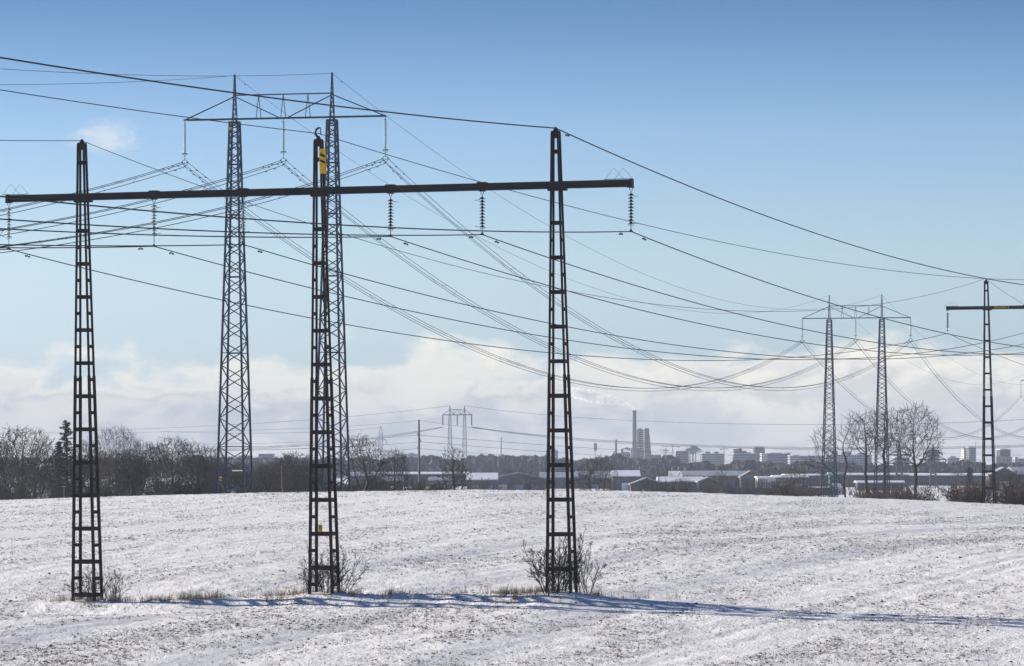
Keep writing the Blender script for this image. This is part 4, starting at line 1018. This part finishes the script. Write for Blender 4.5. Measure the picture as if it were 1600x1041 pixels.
def wire_px(pts, Ds, r_, label, group, sag=0):
    "a slack wire through surveyed points"
    P = []
    us = [p[0] for p in pts]; n = 60
    U = np.linspace(us[0], us[-1], n); Vv = np.interp(U, us, [p[1] for p in pts])
    co = np.polyfit(us, [p[1] for p in pts], min(len(pts) - 1, 4)); Vv = np.polyval(co, U)
    for u, v, D in zip(U, Vv, np.linspace(Ds[0], Ds[1], n)): P.append(W(u, v, D))
    o = MB().tube(P, r_, 4).obj('far_wire', M['galv_dark']); tag(o, label, 'power line', group)
gw = 'wires of the distant lines'
for i, (dv, lb) in enumerate(((0, 'top'), (1.6, 'middle'), (3.0, 'bottom'))):
    wire_px([(-40, 716 + dv), (200, 709 + dv), (396, 699 + dv), (484, 693 + dv), (600, 681 + dv), (692, 667 + dv * .3)], (2400, 2000), .085, lb + ' of three distant conductors left of the distant portal pylon', gw)
    wire_px([(737, 667 + dv * .3), (900, 685 + dv), (1100, 695.5 + dv), (1300, 699.5 + dv), (1500, 698 + dv), (1650, 693 + dv)], (2000, 1500), .085, lb + ' of three distant conductors right of the distant portal pylon', gw)
wire_px([(-40, 680), (208, 671), (484, 656), (703, 634)], (2400, 2000), .075, 'faint earth wire left of the distant portal pylon', gw)
wire_px([(726, 634), (870, 650), (1100, 661), (1280, 664), (1470, 661), (1650, 652)], (2000, 1500), .075, 'faint earth wire right of the distant portal pylon', gw)
# monopole
D = 900; b0 = W(655.3, 778, D); r = thing('power_pole', b0, 'slim grey steel monopole with three short side insulators left of the distant portal pylon', 'pole')
MB().tube([W(655.3, 778, D) - b0, W(654.5, 656, D) - b0], [.34, .20], 10).obj('pole', M['galv'], r)
for s_, v in ((-1, 680), (1, 690.5), (-1, 701)):
    m_ = MB(); m_.tube([W(655, v, D) - b0, W(655 + 3.2 * s_, v - .4, D) - b0], .07, 6); m_.tube([W(655 + .6 * s_, v - 6, D) - b0, W(655 + 3.2 * s_, v - .4, D) - b0], .06, 5); m_.obj('side_insulator', M['hard'], r)
for s_, v, lb in ((-1, 680, 'upper left'), (1, 690.5, 'right'), (-1, 701, 'lower left')):
    wire_px([(655 + 3 * s_, v), (860, v + 16), (1060, v + 28), (1300, v + 36), (1640, v + 40)], (900, 1500), .04, 'thin wire running right from the %s insulator of the monopole' % lb, gw)
    wire_px([(655 + 3 * s_, v), (560, v + 7), (400, v + 13), (200, v + 15), (-40, v + 12)], (900, 1100), .035, 'thin wire running left from the %s insulator of the monopole' % lb, gw)
wire_px([(654.5, 657), (560, 665), (400, 672), (200, 676), (-40, 676)], (900, 1100), .028, 'thin wire running left from the tip of the monopole', gw)
wire_px([(654.5, 657), (800, 676), (1000, 692), (1250, 703), (1640, 712)], (900, 1500), .03, 'thin wire running right from the tip of the monopole', gw)
def far_tower(u, vt, vb, D, wt, wb, arms, label, r_):
    b0 = W(u, vb, D); r = thing('lattice_tower', b0, label, 'pylon')
    def P(a, v, dy=0): return W(a, v, D) + Vector((0, dy, 0)) - b0
    mb = MB(); n = 16; dd = wb * D / F * .5; v1 = vt + (vb - vt) * .10
    for s_ in (-1, 1):
        for d_ in (-1, 1): mb.bar(P(u + s_ * wb / 2, vb, d_ * dd), P(u + s_ * wt / 2, v1, d_ * .3), r_); mb.bar(P(u + s_ * wt / 2, v1, d_ * .3), P(u, vt), r_)
    for j in range(n):
        q0 = j / n; q1 = (j + 1) / n; w0 = (wt + (wb - wt) * q0) / 2; w1 = (wt + (wb - wt) * q1) / 2; a = v1 + (vb - v1) * q0; b_ = v1 + (vb - v1) * q1
        mb.bar(P(u - w0, a, -dd * q0), P(u + w1, b_, -dd * q1), r_ * .7); mb.bar(P(u + w0, a, dd * q0), P(u - w1, b_, dd * q1), r_ * .7)
    mb.obj('tower', M['galv_dark'], r, kind='stuff')
    for (va, hw, hang) in arms:
        m_ = MB(); m_.bar(P(u - hw, va), P(u + hw, va), r_ * 1.2); m_.bar(P(u - hw, va), P(u, va - hw * .4), r_ * .8); m_.bar(P(u + hw, va), P(u, va - hw * .4), r_ * .8)
        a_ = m_.obj('crossarm', M['galv_dark'], r)
        for s_ in (-1, 1): MB().bar(P(u + s_ * hw, va), P(u + s_ * hw, va + hang), r_ * 1.3).obj('insulator', M['hard'], a_)
far_tower(595, 666, 772, 1300, 5.0, 11, [(687.5, 8.5, 8), (704.5, 11.5, 9)], 'thin distant lattice tower with two crossarms between two bare trees', .12)
far_tower(1405, 689, 760, 1250, 2.2, 12, [(711, 17, 4), (724, 22, 4)], 'distant dark lattice tower with wide arms left of the round-crowned tree', .32)
far_tower(1458, 696, 760, 1350, 2.2, 11, [(708, 14, 4), (718, 20, 4), (728, 15, 4)], 'distant dark lattice tower with wide arms right of the round-crowned tree', .32)
for i, v in enumerate((668, 689, 693, 711)):
    wire_px([(595, v), (540, v + 5), (470, v + 8), (380, v + 9), (250, v + 6)], (1300, 1500), .05, 'faint wire left of the thin distant lattice tower, number %s from the top' % ('one', 'two', 'three', 'four')[i], gw)

# ------------------------------------------------------------------ buildings on the plain
def gable(u0, u1, ve, vr, vb, D, depth, axis, label, wall='w_grey', name='warehouse', wins=0, wrow=None, doors=0, cat='building', trim=None, over=.4, cut=None, snow='snowroof', flat=False):
    "simple pitched-roof building; axis x: roof slope faces us, axis y: gable faces us"
    x0 = (u0 - CU) / F * D; x1 = (u1 - CU) / F * D; ze = (CV - ve) / F * D; zr = (CV - vr) / F * D; zg = (CV - vb) / F * D - 1.2
    b0 = Vector(((x0 + x1) / 2, D, zg)); r = thing(name, b0, label, cat)
    x0 -= b0.x; x1 -= b0.x; ze -= zg; zr -= zg; y0 = 0; y1 = depth; m_ = MB()
    if axis == 'y':
        xm = (x0 + x1) / 2; m_.prism([(x0, 0), (x1, 0), (x1, ze), (xm, zr - .15), (x0, ze)], y0, y1)
    else:
        ym = (y0 + y1) / 2
        m_.add([(x0, y0, 0), (x0, y1, 0), (x0, y1, ze), (x0, ym, zr - .15), (x0, y0, ze), (x1, y0, 0), (x1, y1, 0), (x1, y1, ze), (x1, ym, zr - .15), (x1, y0, ze)],
               [(0, 1, 2, 3, 4), (9, 8, 7, 6, 5), (0, 4, 9, 5), (1, 6, 7, 2), (4, 3, 8, 9), (2, 7, 8, 3)])
    m_.obj('walls', M[wall], r)
    th = .28
    if axis == 'y':
        xm = (x0 + x1) / 2; sl = (zr - ze) / (xm - x0)
        for s_, xe in ((-1, x0 - over), (1, x1 + over)):
            zz = ze - over * sl
            m2 = MB(); m2.prism([(xe, zz), (xm, zr), (xm, zr + th), (xe, zz + th)], y0 - over, y1 + over); m2.obj('roof_slope', M[snow], r)
    else:
        ym = (y0 + y1) / 2; sl = (zr - ze) / max(ym - y0, .1)
        for s_ in (-1, 1):
            ye = y0 - over if s_ < 0 else y1 + over; zz = ze - over * sl
            m2 = MB(); m2.add([(x0 - over, ye, zz), (x1 + over, ye, zz), (x1 + over, ym, zr), (x0 - over, ym, zr), (x0 - over, ye, zz + th), (x1 + over, ye, zz + th), (x1 + over, ym, zr + th), (x0 - over, ym, zr + th)],
                              [(3, 2, 1, 0), (4, 5, 6, 7), (0, 1, 5, 4), (1, 2, 6, 5), (2, 3, 7, 6), (3, 0, 4, 7)]); m2.obj('roof_slope', M[snow], r)
    if trim:
        m3 = MB()
        if axis == 'y':
            xm = (x0 + x1) / 2; m3.bar((x0 - .3, -over - .1, ze), (xm, -over - .1, zr), .3); m3.bar((x1 + .3, -over - .1, ze), (xm, -over - .1, zr), .3)
        else: m3.bar((x0, -over - .12, ze - .1), (x1, -over - .12, ze - .1), .35)
        m3.obj('eaves_trim', M[trim], r)
    ww = (x1 - x0) / max(wins, 1)
    wm = MB().box((0, 0, 0), (min(1.6, ww * .5), .12, 1.3)).mesh('window', M['pane']); wf = MB().box((0, 0, 0), (min(1.6, ww * .5) + .24, .06, 1.54)).mesh('frame', M['w_grey'])
    for k in range(wins):
        xx = x0 + ww * (k + .5); link('window', wm, r, Matrix.Translation((xx, -.05, ze * .62)))
    for k in range(doors):
        xx = x0 + (x1 - x0) * (k + .7) / (doors + .4); dr = MB().box((xx, -.1, ze * .33), (2.6, .12, ze * .66)).obj('door', M['trim'], r)
    return r
gable(570, 732, 741.5, 738.8, 766, 1350, 22, 'x', 'long dark building with a thin snowy roof behind the monopole', 'w_dark', wins=9)
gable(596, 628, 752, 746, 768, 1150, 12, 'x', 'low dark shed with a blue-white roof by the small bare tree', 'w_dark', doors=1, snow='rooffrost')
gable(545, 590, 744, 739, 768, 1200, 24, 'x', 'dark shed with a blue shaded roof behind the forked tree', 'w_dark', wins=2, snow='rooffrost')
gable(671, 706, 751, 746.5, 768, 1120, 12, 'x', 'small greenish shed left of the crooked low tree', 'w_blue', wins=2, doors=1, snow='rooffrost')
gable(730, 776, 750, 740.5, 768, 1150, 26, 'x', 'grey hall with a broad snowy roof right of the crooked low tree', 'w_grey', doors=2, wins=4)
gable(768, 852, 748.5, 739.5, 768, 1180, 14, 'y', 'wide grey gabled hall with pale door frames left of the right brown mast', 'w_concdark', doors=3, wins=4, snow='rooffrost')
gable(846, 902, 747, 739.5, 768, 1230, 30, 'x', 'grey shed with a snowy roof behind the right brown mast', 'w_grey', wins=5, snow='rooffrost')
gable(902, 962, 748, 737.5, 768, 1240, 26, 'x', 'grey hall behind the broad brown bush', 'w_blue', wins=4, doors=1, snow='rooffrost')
gable(958, 999, 744.5, 736.5, 768, 1150, 22, 'x', 'grey-green two-storey house with a bright snowy roof right of the brown bush', 'w_grey', name='house', wins=5, doors=1)
gable(986, 1036, 757, 747.5, 770, 1050, 12, 'y', 'low red-brown gabled house in front of the snowy-roofed house', 'w_brick', name='house', wins=3, doors=1, snow='rooffrost')
gable(1030, 1098, 753, 746.5, 768, 1100, 14, 'x', 'long dark house with a bright snowy roof below the three flags', 'w_dark', wins=6)
gable(1092, 1122, 753, 746.8, 768, 1080, 14, 'y', 'small dark gabled house right of the long snowy roof', 'w_dark', name='house', wins=2, snow='rooffrost')
gable(1049, 1075, 745, 737.5, 768, 1300, 20, 'x', 'house with a bright white roof right below the flags', 'w_light', name='house', wins=2)
gable(1068, 1168, 744.5, 737.2, 768, 1250, 36, 'x', 'very long light-grey hall with a bluish snowy roof and red eaves', 'w_blue', wins=9, trim='redtrim', snow='rooffrost')
gable(1158, 1188, 745.5, 736.8, 768, 1230, 10, 'y', 'gabled end hall with dark red trim beside the very long hall', 'w_blue', wins=2, trim='redtrim', snow='rooffrost')
gable(1184, 1212, 747, 745.8, 768, 1200, 12, 'x', 'low white office with a row of small dark windows', 'w_white', name='office', wins=7)
gable(1178, 1216, 743, 738.5, 768, 1500, 18, 'x', 'dark barn rising behind the low white office', 'w_dark', snow='w_dark')
gable(1210, 1262, 746.5, 744, 768, 1220, 16, 'x', 'grey-blue flat hall behind the low hedge', 'w_blue', wins=0, doors=2)
gable(1228, 1296, 743.5, 741.8, 768, 1350, 18, 'x', 'long grey shed with a bright thin roof left of the far grey pylon', 'w_grey', wins=6)
gable(1296, 1320, 741.5, 739.5, 774, 1000, 3, 'x', 'green shed standing behind the left far lattice mast', 'w_green', name='shed', doors=1, snow='rooffrost')
gable(1318, 1420, 742.5, 740.5, 764, 1300, 16, 'x', 'long brown-violet brick building between the tall bare trees', 'w_purple', wins=11, doors=2)
gable(1418, 1548, 743.5, 740.8, 762, 1400, 20, 'x', 'long violet-brown building running to the far brown mast', 'w_purple', wins=12)
gable(1340, 1412, 754.5, 752.6, 762, 1150, 8, 'x', 'very low snow-covered shelter behind the tall tree trunks', 'w_dark')
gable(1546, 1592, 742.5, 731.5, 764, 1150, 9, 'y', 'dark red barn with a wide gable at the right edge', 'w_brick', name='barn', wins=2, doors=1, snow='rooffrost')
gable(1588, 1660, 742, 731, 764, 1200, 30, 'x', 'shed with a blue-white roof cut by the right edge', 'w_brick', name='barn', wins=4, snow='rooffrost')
gable(186, 214, 738, 733, 775, 620, 9, 'x', 'small snow-roofed hut glimpsed through the left wood', 'w_grey', name='hut', wins=1)
gable(60, 84, 731, 727, 775, 640, 9, 'x', 'snowy-roofed house glimpsed between the trees at far left', 'w_light', name='house', wins=2)
gable(468, 482, 743.5, 741, 768, 640, 8, 'x', 'little hut with a snowy roof left of the middle brown mast', 'w_grey', name='hut', wins=1)

def block(u0, u1, vt, vb, D, label, wall='w_conc', name='apartment_block', floors=4, bays=8, roofs=(), depth=22, taper=None, cat='building', rot=0, glass=True):
    x0 = (u0 - CU) / F * D; x1 = (u1 - CU) / F * D; zt = (CV - vt) / F * D; zg = (CV - vb) / F * D - 5
    b0 = Vector(((x0 + x1) / 2, D, zg)); r = thing(name, b0, label, cat); h = zt - zg; wdt = x1 - x0
    tl, tr = taper or (0, 0); tl *= D / F; tr *= D / F; hw = wdt / 2
    m_ = MB().add([(-hw, 0, 0), (hw, 0, 0), (hw, depth, 0), (-hw, depth, 0), (-hw + tl, 0, h), (hw - tr, 0, h), (hw - tr, depth, h), (-hw + tl, depth, h)],
                  [(3, 2, 1, 0), (4, 5, 6, 7), (0, 1, 5, 4), (1, 2, 6, 5), (2, 3, 7, 6), (3, 0, 4, 7)])
    m_.obj('walls', M[wall], r)
    MB().box((0 + (tl - tr) / 2, depth / 2, h + .12), (wdt - tl - tr + .4, depth + .4, .24)).obj('roof', M['snowroof'], r)
    for (ra, rb, rv) in roofs:
        a = (ra - CU) / F * D - b0.x; b_ = (rb - CU) / F * D - b0.x; t = (CV - rv) / F * D - zg
        MB().box(((a + b_) / 2, depth / 2, (h + t) / 2 + .2), (b_ - a, depth * .6, t - h)).obj('rooftop_block', M['w_concdark'], r)
    if glass:
        vis = min(h - 5, h) ; wn = MB(); fh = (h - 4) / floors; bw = (wdt * .94) / bays
        for f_ in range(floors):
            z = 4 + fh * (f_ + .5); q = z / h
            for b_ in range(bays):
                xx = -hw * .94 + bw * (b_ + .5); xx = xx * (1 - (tl + tr) / wdt * q) + (tl - tr) / 2 * q
                wn.box((xx, -.05, z), (bw * .62, .2, fh * .48))
        wn.obj('window_rows', M['pane'], r, kind='stuff')
        ws = MB()
        for f_ in range(floors):
            z = 4 + fh * (f_ + .5)
            if not taper:
                for b_ in range(3): ws.box((-hw - .05, depth * (b_ + .5) / 3, z), (.2, depth * .18, fh * .48))
        if ws.V: ws.obj('side_windows', M['pane'], r, kind='stuff')
    return r
C_ = 3300
block(617, 652, 709.5, 722, 3200, 'long pale apartment block on the skyline left of the monopole', 'w_light', floors=4, bays=12, roofs=((622, 628, 708), (640, 646, 708)))
block(606, 622, 713.5, 722, 3300, 'low white house row left of the long pale apartment block', 'w_white', floors=2, bays=5)
block(670, 690, 716, 722, 3000, 'low grey block on the skyline right of the monopole', 'w_conc', floors=2, bays=6, roofs=((682, 686, 713.5),))
block(742, 752, 714.5, 722, 3000, 'tiny grey block right of the distant portal pylon', 'w_conc', floors=2, bays=3)
block(779, 797, 711.8, 722, 2900, 'grey stepped block above the wooded ridge left of the right mast', 'w_conc', floors=3, bays=6, roofs=((783, 788, 710.3),))
block(853, 872, 703.5, 722, 3100, 'pale tower block partly hidden behind the right brown mast', 'w_light', 'tower_block', 6, 6, roofs=((857, 868, 701.3),))
block(404, 426, 709.5, 720, 2700, 'flat grey block right of the left lattice mast above the ridge', 'w_conc', floors=3, bays=7)
block(957, 990, 708, 722, C_, 'low grey power plant building between the two chimneys', 'w_conc', 'power_plant', 2, 9, roofs=((959, 961, 705.5), (972, 984, 706.5)))
block(986, 1000, 700, 722, C_ - 40, 'base block around the tall chimney', 'w_concdark', 'power_plant', 4, 3, glass=False)
block(995, 1009, 671, 722, C_, 'tall pale tower with horizontal bands beside the chimney', 'w_light', 'tower_block', 17, 1, roofs=((997, 1004, 670),))
block(1007, 1019.5, 669.5, 722, C_ - 60, 'tall blue-grey tower with a sloping right side', 'w_concdark', 'tower_block', 12, 4, taper=(0, 5.5), glass=True)
block(1017, 1034, 711, 722, C_, 'low grey block right of the sloping tower', 'w_conc', floors=3, bays=5, taper=(0, 1.5))
block(1054, 1077, 705, 722, C_, 'grey round-shouldered block left of the mushroom water tower', 'w_conc', floors=5, bays=7, taper=(3, 1))
block(1097, 1132, 709, 725, 3100, 'wide grey apartment block right of the water tower', 'w_conc', floors=5, bays=10, roofs=((1103, 1110, 706.2), (1117, 1123, 706.2)))
block(1147, 1182, 709, 724, 3100, 'broad stepped grey block in the middle of the skyline', 'w_conc', floors=4, bays=9, roofs=((1147, 1160, 702), (1160, 1167, 705), (1167, 1174, 707.5), (1156, 1159, 700.5)))
block(1179, 1195, 699, 724, 3150, 'square grey tower block on the skyline', 'w_concdark', 'tower_block', 7, 5, roofs=((1182, 1193, 698),))
block(1190, 1199, 709, 724, 3000, 'narrow cream block lit by the sun right of the square tower', 'w_white', floors=5, bays=3)
block(1198, 1234, 709, 724, 3020, 'long grey apartment block with penthouses', 'w_conc', floors=4, bays=12, roofs=((1205, 1222, 708), (1230, 1237, 708)))
block(1234, 1287, 712.5, 726, 2900, 'long low pale apartment block left of the far grey pylon', 'w_light', floors=4, bays=14, roofs=((1240, 1250, 711.5),))
block(1290, 1362, 711, 724, 3100, 'long grey block seen through the tall bare trees', 'w_conc', floors=4, bays=16, roofs=((1300, 1310, 705), (1318, 1331, 707), (1342, 1352, 708)))
block(1398, 1420, 715, 724, 3100, 'low grey block left of the round-crowned tree', 'w_conc', floors=3, bays=6)
block(1451, 1468, 703, 724, 3000, 'square tower block behind the dark distant lattice tower', 'w_concdark', 'tower_block', 7, 5)
block(1485, 1499, 715.5, 724, 3000, 'small stepped block with a white lower part', 'w_light', floors=3, bays=5, roofs=((1489, 1494, 713.5),))
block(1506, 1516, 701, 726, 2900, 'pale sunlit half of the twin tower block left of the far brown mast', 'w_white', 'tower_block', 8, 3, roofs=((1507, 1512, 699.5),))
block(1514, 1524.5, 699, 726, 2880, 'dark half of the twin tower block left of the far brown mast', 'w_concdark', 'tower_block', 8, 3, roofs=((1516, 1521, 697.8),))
block(1563, 1579, 703, 726, 2900, 'red-brown tower block behind the silos at the right', 'w_brick', 'tower_block', 5, 5, roofs=((1566, 1576, 701.8),))
block(1590, 1640, 717, 728, 2700, 'low grey block cut by the right edge', 'w_conc', floors=3, bays=9)
def cyl(u, vt, vb, D, wpx, label, m_, name, cat, group=None, rings=0, w2=None):
    b0 = W(u, vb, D) - Vector((0, 0, 4)); H = (CV - vt) / F * D - b0.z; ra = wpx / 2 * D / F; rb = (w2 or wpx) / 2 * D / F
    r = thing(name, b0, label, cat, group); MB().lathe([(rb, 0), (ra, H * .97), (ra * .98, H)], n=16).obj('shaft', M[m_], r, True)
    for k in range(rings): 
        z = H * (.985 - .26 * k); MB().lathe([(ra * 1.08, z - .5), (ra * 1.25, z - .3), (ra * 1.25, z), (ra * 1.08, z + .1)], n=16).obj('gallery', M['w_concdark'], r, True)
    return r
cyl(991.3, 641.5, 722, C_ - 80, 6.2, 'tall grey chimney with smoke drifting left', 'w_concdark', 'chimney', 'chimney', rings=3, w2=7.2)
cyl(962.5, 687, 722, C_ - 60, 3.2, 'short dark chimney left of the tall one', 'w_concdark', 'chimney', 'chimney', rings=1, w2=3.8)
cyl(783, 683, 722, 4300, 2.4, 'faint pale chimney far away right of the distant portal pylon', 'w_light', 'chimney', 'chimney', w2=3.0)
cyl(1040.5, 700.5, 730, 2300, 1.5, 'thin dark post between the two cranes', 'w_dark', 'chimney', 'chimney')
cyl(930, 700, 722, 2900, 1.2, 'slim antenna mast above the brown bush', 'w_conc', 'antenna_mast', 'antenna')
_am = [o_ for o_ in COL.objects if o_.name.startswith('antenna_mast')][-1]; MB().lathe([(.4, 0), (1.3, .5), (1.4, 5), (.7, 6)], (0, 0, (722 - 705) * 2900 / F + 4), 8).obj('antenna_head', M['w_conc'], _am)
for a, (u, v) in enumerate(((975, 700),)):
    r = thing('steam_duct', W(975, 716, C_), 'bent pipe and duct above the power plant', 'duct')
    MB().tube([W(972, 716, C_) - r.location, W(972, 702, C_) - r.location, W(978, 700.5, C_) - r.location, W(987, 703, C_) - r.location], [1.1, 1.1, 1.0, .9], 8).obj('duct', M['w_concdark'], r)
cyl(1524.5, 691, 724, 2950, 1.0, 'antenna mast with a round head beside the twin tower block', 'w_concdark', 'antenna_mast', 'antenna')
for k, u in enumerate((1558.5, 1565, 1571.5, 1578)):
    cyl(u, 713.5, 730, 2500, 6.6, 'grey silo, number %s from the left in the row of four' % ('one', 'two', 'three', 'four')[k], 'w_conc', 'silo', 'silo', 'grey silos at the right')
cyl(1587.5, 714.5, 732, 2300, 6.4, 'bright white silo right of the grey ones', 'w_white', 'silo', 'silo')
cyl(1474.8 + 7, 720.5, 736, 1500, 1.3, 'dark stump-like post above the long violet building', 'w_dark', 'post', 'post')
# mushroom water tower
b0 = W(1082.5, 722, 3250) - Vector((0, 0, 4)); k = 3250 / F
r = thing('water_tower', b0, 'white mushroom-shaped water tower on slim columns', 'water tower'); zt = 26 * k
def zz(v): return (722 - v) * k + 4
MB().lathe([(3.0 * k, zz(709)), (6 * k, zz(707)), (10 * k, zz(704.6)), (13.4 * k, zz(703)), (13.2 * k, zz(702.4)), (9 * k, zz(700)), (6.2 * k, zz(698.6)), (6.2 * k, zz(697.0)), (.5, zz(696.6))], n=24).obj('tank', M['w_light'], r, True)
MB().tube([(0, 0, 0), (0, 0, zz(707))], 1.3 * k, 10).obj('core', M['w_light'], r)
for i in range(6):
    a = i * math.pi / 3 + .3; MB().tube([(4.8 * k * math.cos(a), 4.8 * k * math.sin(a), 0), (5.2 * k * math.cos(a), 5.2 * k * math.sin(a), zz(706.4))], .5 * k, 6).obj('column', M['w_light'], r)
# tower cranes
for (u, vt, j0, j1, lb) in ((1037.5, 703, 1029, 1044, 'small tower crane left of the dark post'), (1051, 697.5, 1034, 1061, 'larger tower crane left of the water tower'), (1131.3, 701, 1126, 1137.5, 'tower crane right of the wide apartment block'), (1095, 705, 1092, 1099, 'little tower crane right of the water tower')):
    D = 3200; b0 = W(u, 722, D) - Vector((0, 0, 4)); r = thing('tower_crane', b0, lb, 'crane'); P = lambda a, v: W(a, v, D) - b0
    m_ = MB(); 
    for s_ in (-.35, .35): m_.bar(P(u + s_, 726), P(u + s_, vt - 1), .22)
    for q in range(12): m_.bar(P(u - .35, 724 - q * (722 - vt) / 12), P(u + .35, 724 - (q + 1) * (722 - vt) / 12), .18)
    m_.obj('mast', M['w_concdark'], r)
    m_ = MB(); m_.bar(P(j0, vt + .6), P(j1, vt + .6), .32); m_.bar(P(j0, vt + .6), P(u, vt - 1.2), .15); m_.bar(P(j1, vt + .6), P(u, vt - 1.2), .15); m_.obj('jib', M['w_concdark'], r)
    MB().box(P(j1 if abs(j1 - u) < abs(u - j0) else j0, vt + 1.4), (1.2, 1, .9)).obj('counterweight', M['w_concdark'], r)
# feather flags
for u, lb in ((1049, 'left'), (1059, 'middle'), (1069.5, 'right')):
    D = 1280; b0 = W(u, 744, D); r = thing('feather_flag', b0, '%s of three white flags above the snowy roofs' % lb, 'flag', 'white flags above the roofs')
    MB().tube([Vector((0, 0, -1)), W(u + .6, 730, D) - b0], .06, 5).obj('pole', M['w_light'], r)
    m_ = MB(); f_ = [W(a, v, D) - b0 for a, v in ((u + .6, 730), (u + 2.0, 729.3), (u + 1.7, 732.5), (u + .9, 735.5), (u + .1, 736.5))]
    m_.add([p + Vector((0, -.02, 0)) for p in f_] + [p + Vector((0, .02, 0)) for p in f_], [(0, 1, 2, 3, 4), (9, 8, 7, 6, 5)] + [(i, i + 5, (i + 1) % 5 + 5, (i + 1) % 5) for i in range(5)]); m_.obj('banner', M['trim'], r)
# dark paling fence in front of the halls
D = 980; xa = (1140 - CU) / F * D; xb = (1296 - CU) / F * D; zf = gz((xa + xb) / 2, D)
r = thing('fence', ((xa + xb) / 2, D, zf), 'long dark paling fence in front of the light-grey halls', 'fence')
pm = MB().box((0, 0, .8), (.30, .10, 2.2)).mesh('post', M['w_dark']); n = 104
for i in range(n + 1): link('post', pm, r, Matrix.Translation((xa + (xb - xa) * i / n - (xa + xb) / 2, 0, 0)))
for z in (.45, 1.15, 1.75): MB().bar((xa - (xa + xb) / 2, 0, z), (xb - (xa + xb) / 2, 0, z), .12, .22).obj('rail', M['w_dark'], r)
# pale lamp post glimpsed in the wood and a bird in the big tree
r = thing('lamp_post', W(100, 775, 430), 'thin pale lamp post standing before the left wood', 'lamp post'); MB().tube([(0, 0, -2), (0, 0, 1.0)], .025, 6).obj('post', M['w_light'], r); MB().box((0, 0, 1.02), (.45, .2, .05)).obj('lamp_head', M['w_light'], r)
b0 = W(1444.8, 682.5, 618)
bd = MB(); bd.tube([(-.30, 0, -.16), (-.14, 0, -.06), (0, 0, .04), (.10, 0, .16), (.15, 0, .25), (.24, 0, .26)], [.03, .08, .12, .09, .065, .01], 8)
o = bd.obj('bird', M['black'], None, True); o.location = b0; tag(o, 'dark bird perched in the round-crowned bare tree', 'bird')

# ------------------------------------------------------------------ chimney smoke
def smoke():
    m_ = bpy.data.materials.new('chimney_smoke'); m_.use_nodes = True; t = m_.node_tree; t.nodes.clear(); N = NT(t)
    v = t.nodes.new('ShaderNodeVolumePrincipled'); v.inputs['Color'].default_value = (.995, .99, .985, 1); v.inputs['Anisotropy'].default_value = .2
    tc = N.n('ShaderNodeTexCoord').outputs['Object']; nz = N.noise(tc, .13, 4, .6, .6)
    t.links.new(N.m('MULTIPLY', N.ss(nz, .36, .58), .32), v.inputs['Density'])
    o = t.nodes.new('ShaderNodeOutputMaterial'); t.links.new(v.outputs[0], o.inputs['Volume'])
    D = C_ - 80; b0 = W(991, 641, D); k = D / F; pts = []; rad = []
    path = [(991.3, 641.6, 1.5), (989, 638, 2.2), (984, 634, 3.2), (976, 630.5, 4.0), (965, 627.5, 5.8), (952, 624.5, 7.5), (938, 622, 8.6), (922, 619, 9.2), (906, 616, 9), (892, 612, 8), (880, 609, 4)]
    mb = MB(); P = []; Rr = []
    for i in range(len(path) - 1):
        for j in range(5):
            q = j / 5; u, v_, r_ = [a + (b_ - a) * q for a, b_ in zip(path[i], path[i + 1])]
            P.append(W(u, v_, D) - b0); Rr.append(r_ * k * (1 + min(.18, .03 * i) * math.sin(i * 5.3 + j * 1.9)))
    mb.tube(P, Rr, 16)
    o = mb.obj('smoke', m_, None, True); o.location = b0; o['kind'] = 'stuff'; o['label'] = 'white smoke drifting left from the tall chimney'
smoke()

# ------------------------------------------------------------------ haze
def haze_box():
    m_ = bpy.data.materials.new('haze'); m_.use_nodes = True; t = m_.node_tree; t.nodes.clear()
    v = t.nodes.new('ShaderNodeVolumePrincipled'); v.inputs['Density'].default_value = 1.35e-4; v.inputs['Color'].default_value = (.41, .475, .575, 1)
    v.inputs['Anisotropy'].default_value = 0.0
    o = t.nodes.new('ShaderNodeOutputMaterial'); t.links.new(v.outputs[0], o.inputs['Volume'])
    x0, x1, y0, y1, z0, z1 = -2600, 2600, -330, 9100, -14, 75
    b = MB().box(((x0 + x1) / 2, (y0 + y1) / 2, (z0 + z1) / 2), (x1 - x0, y1 - y0, z1 - z0)).obj('haze', m_, kind='stuff')
    b['label'] = 'thin winter haze over the plain'
haze_box()
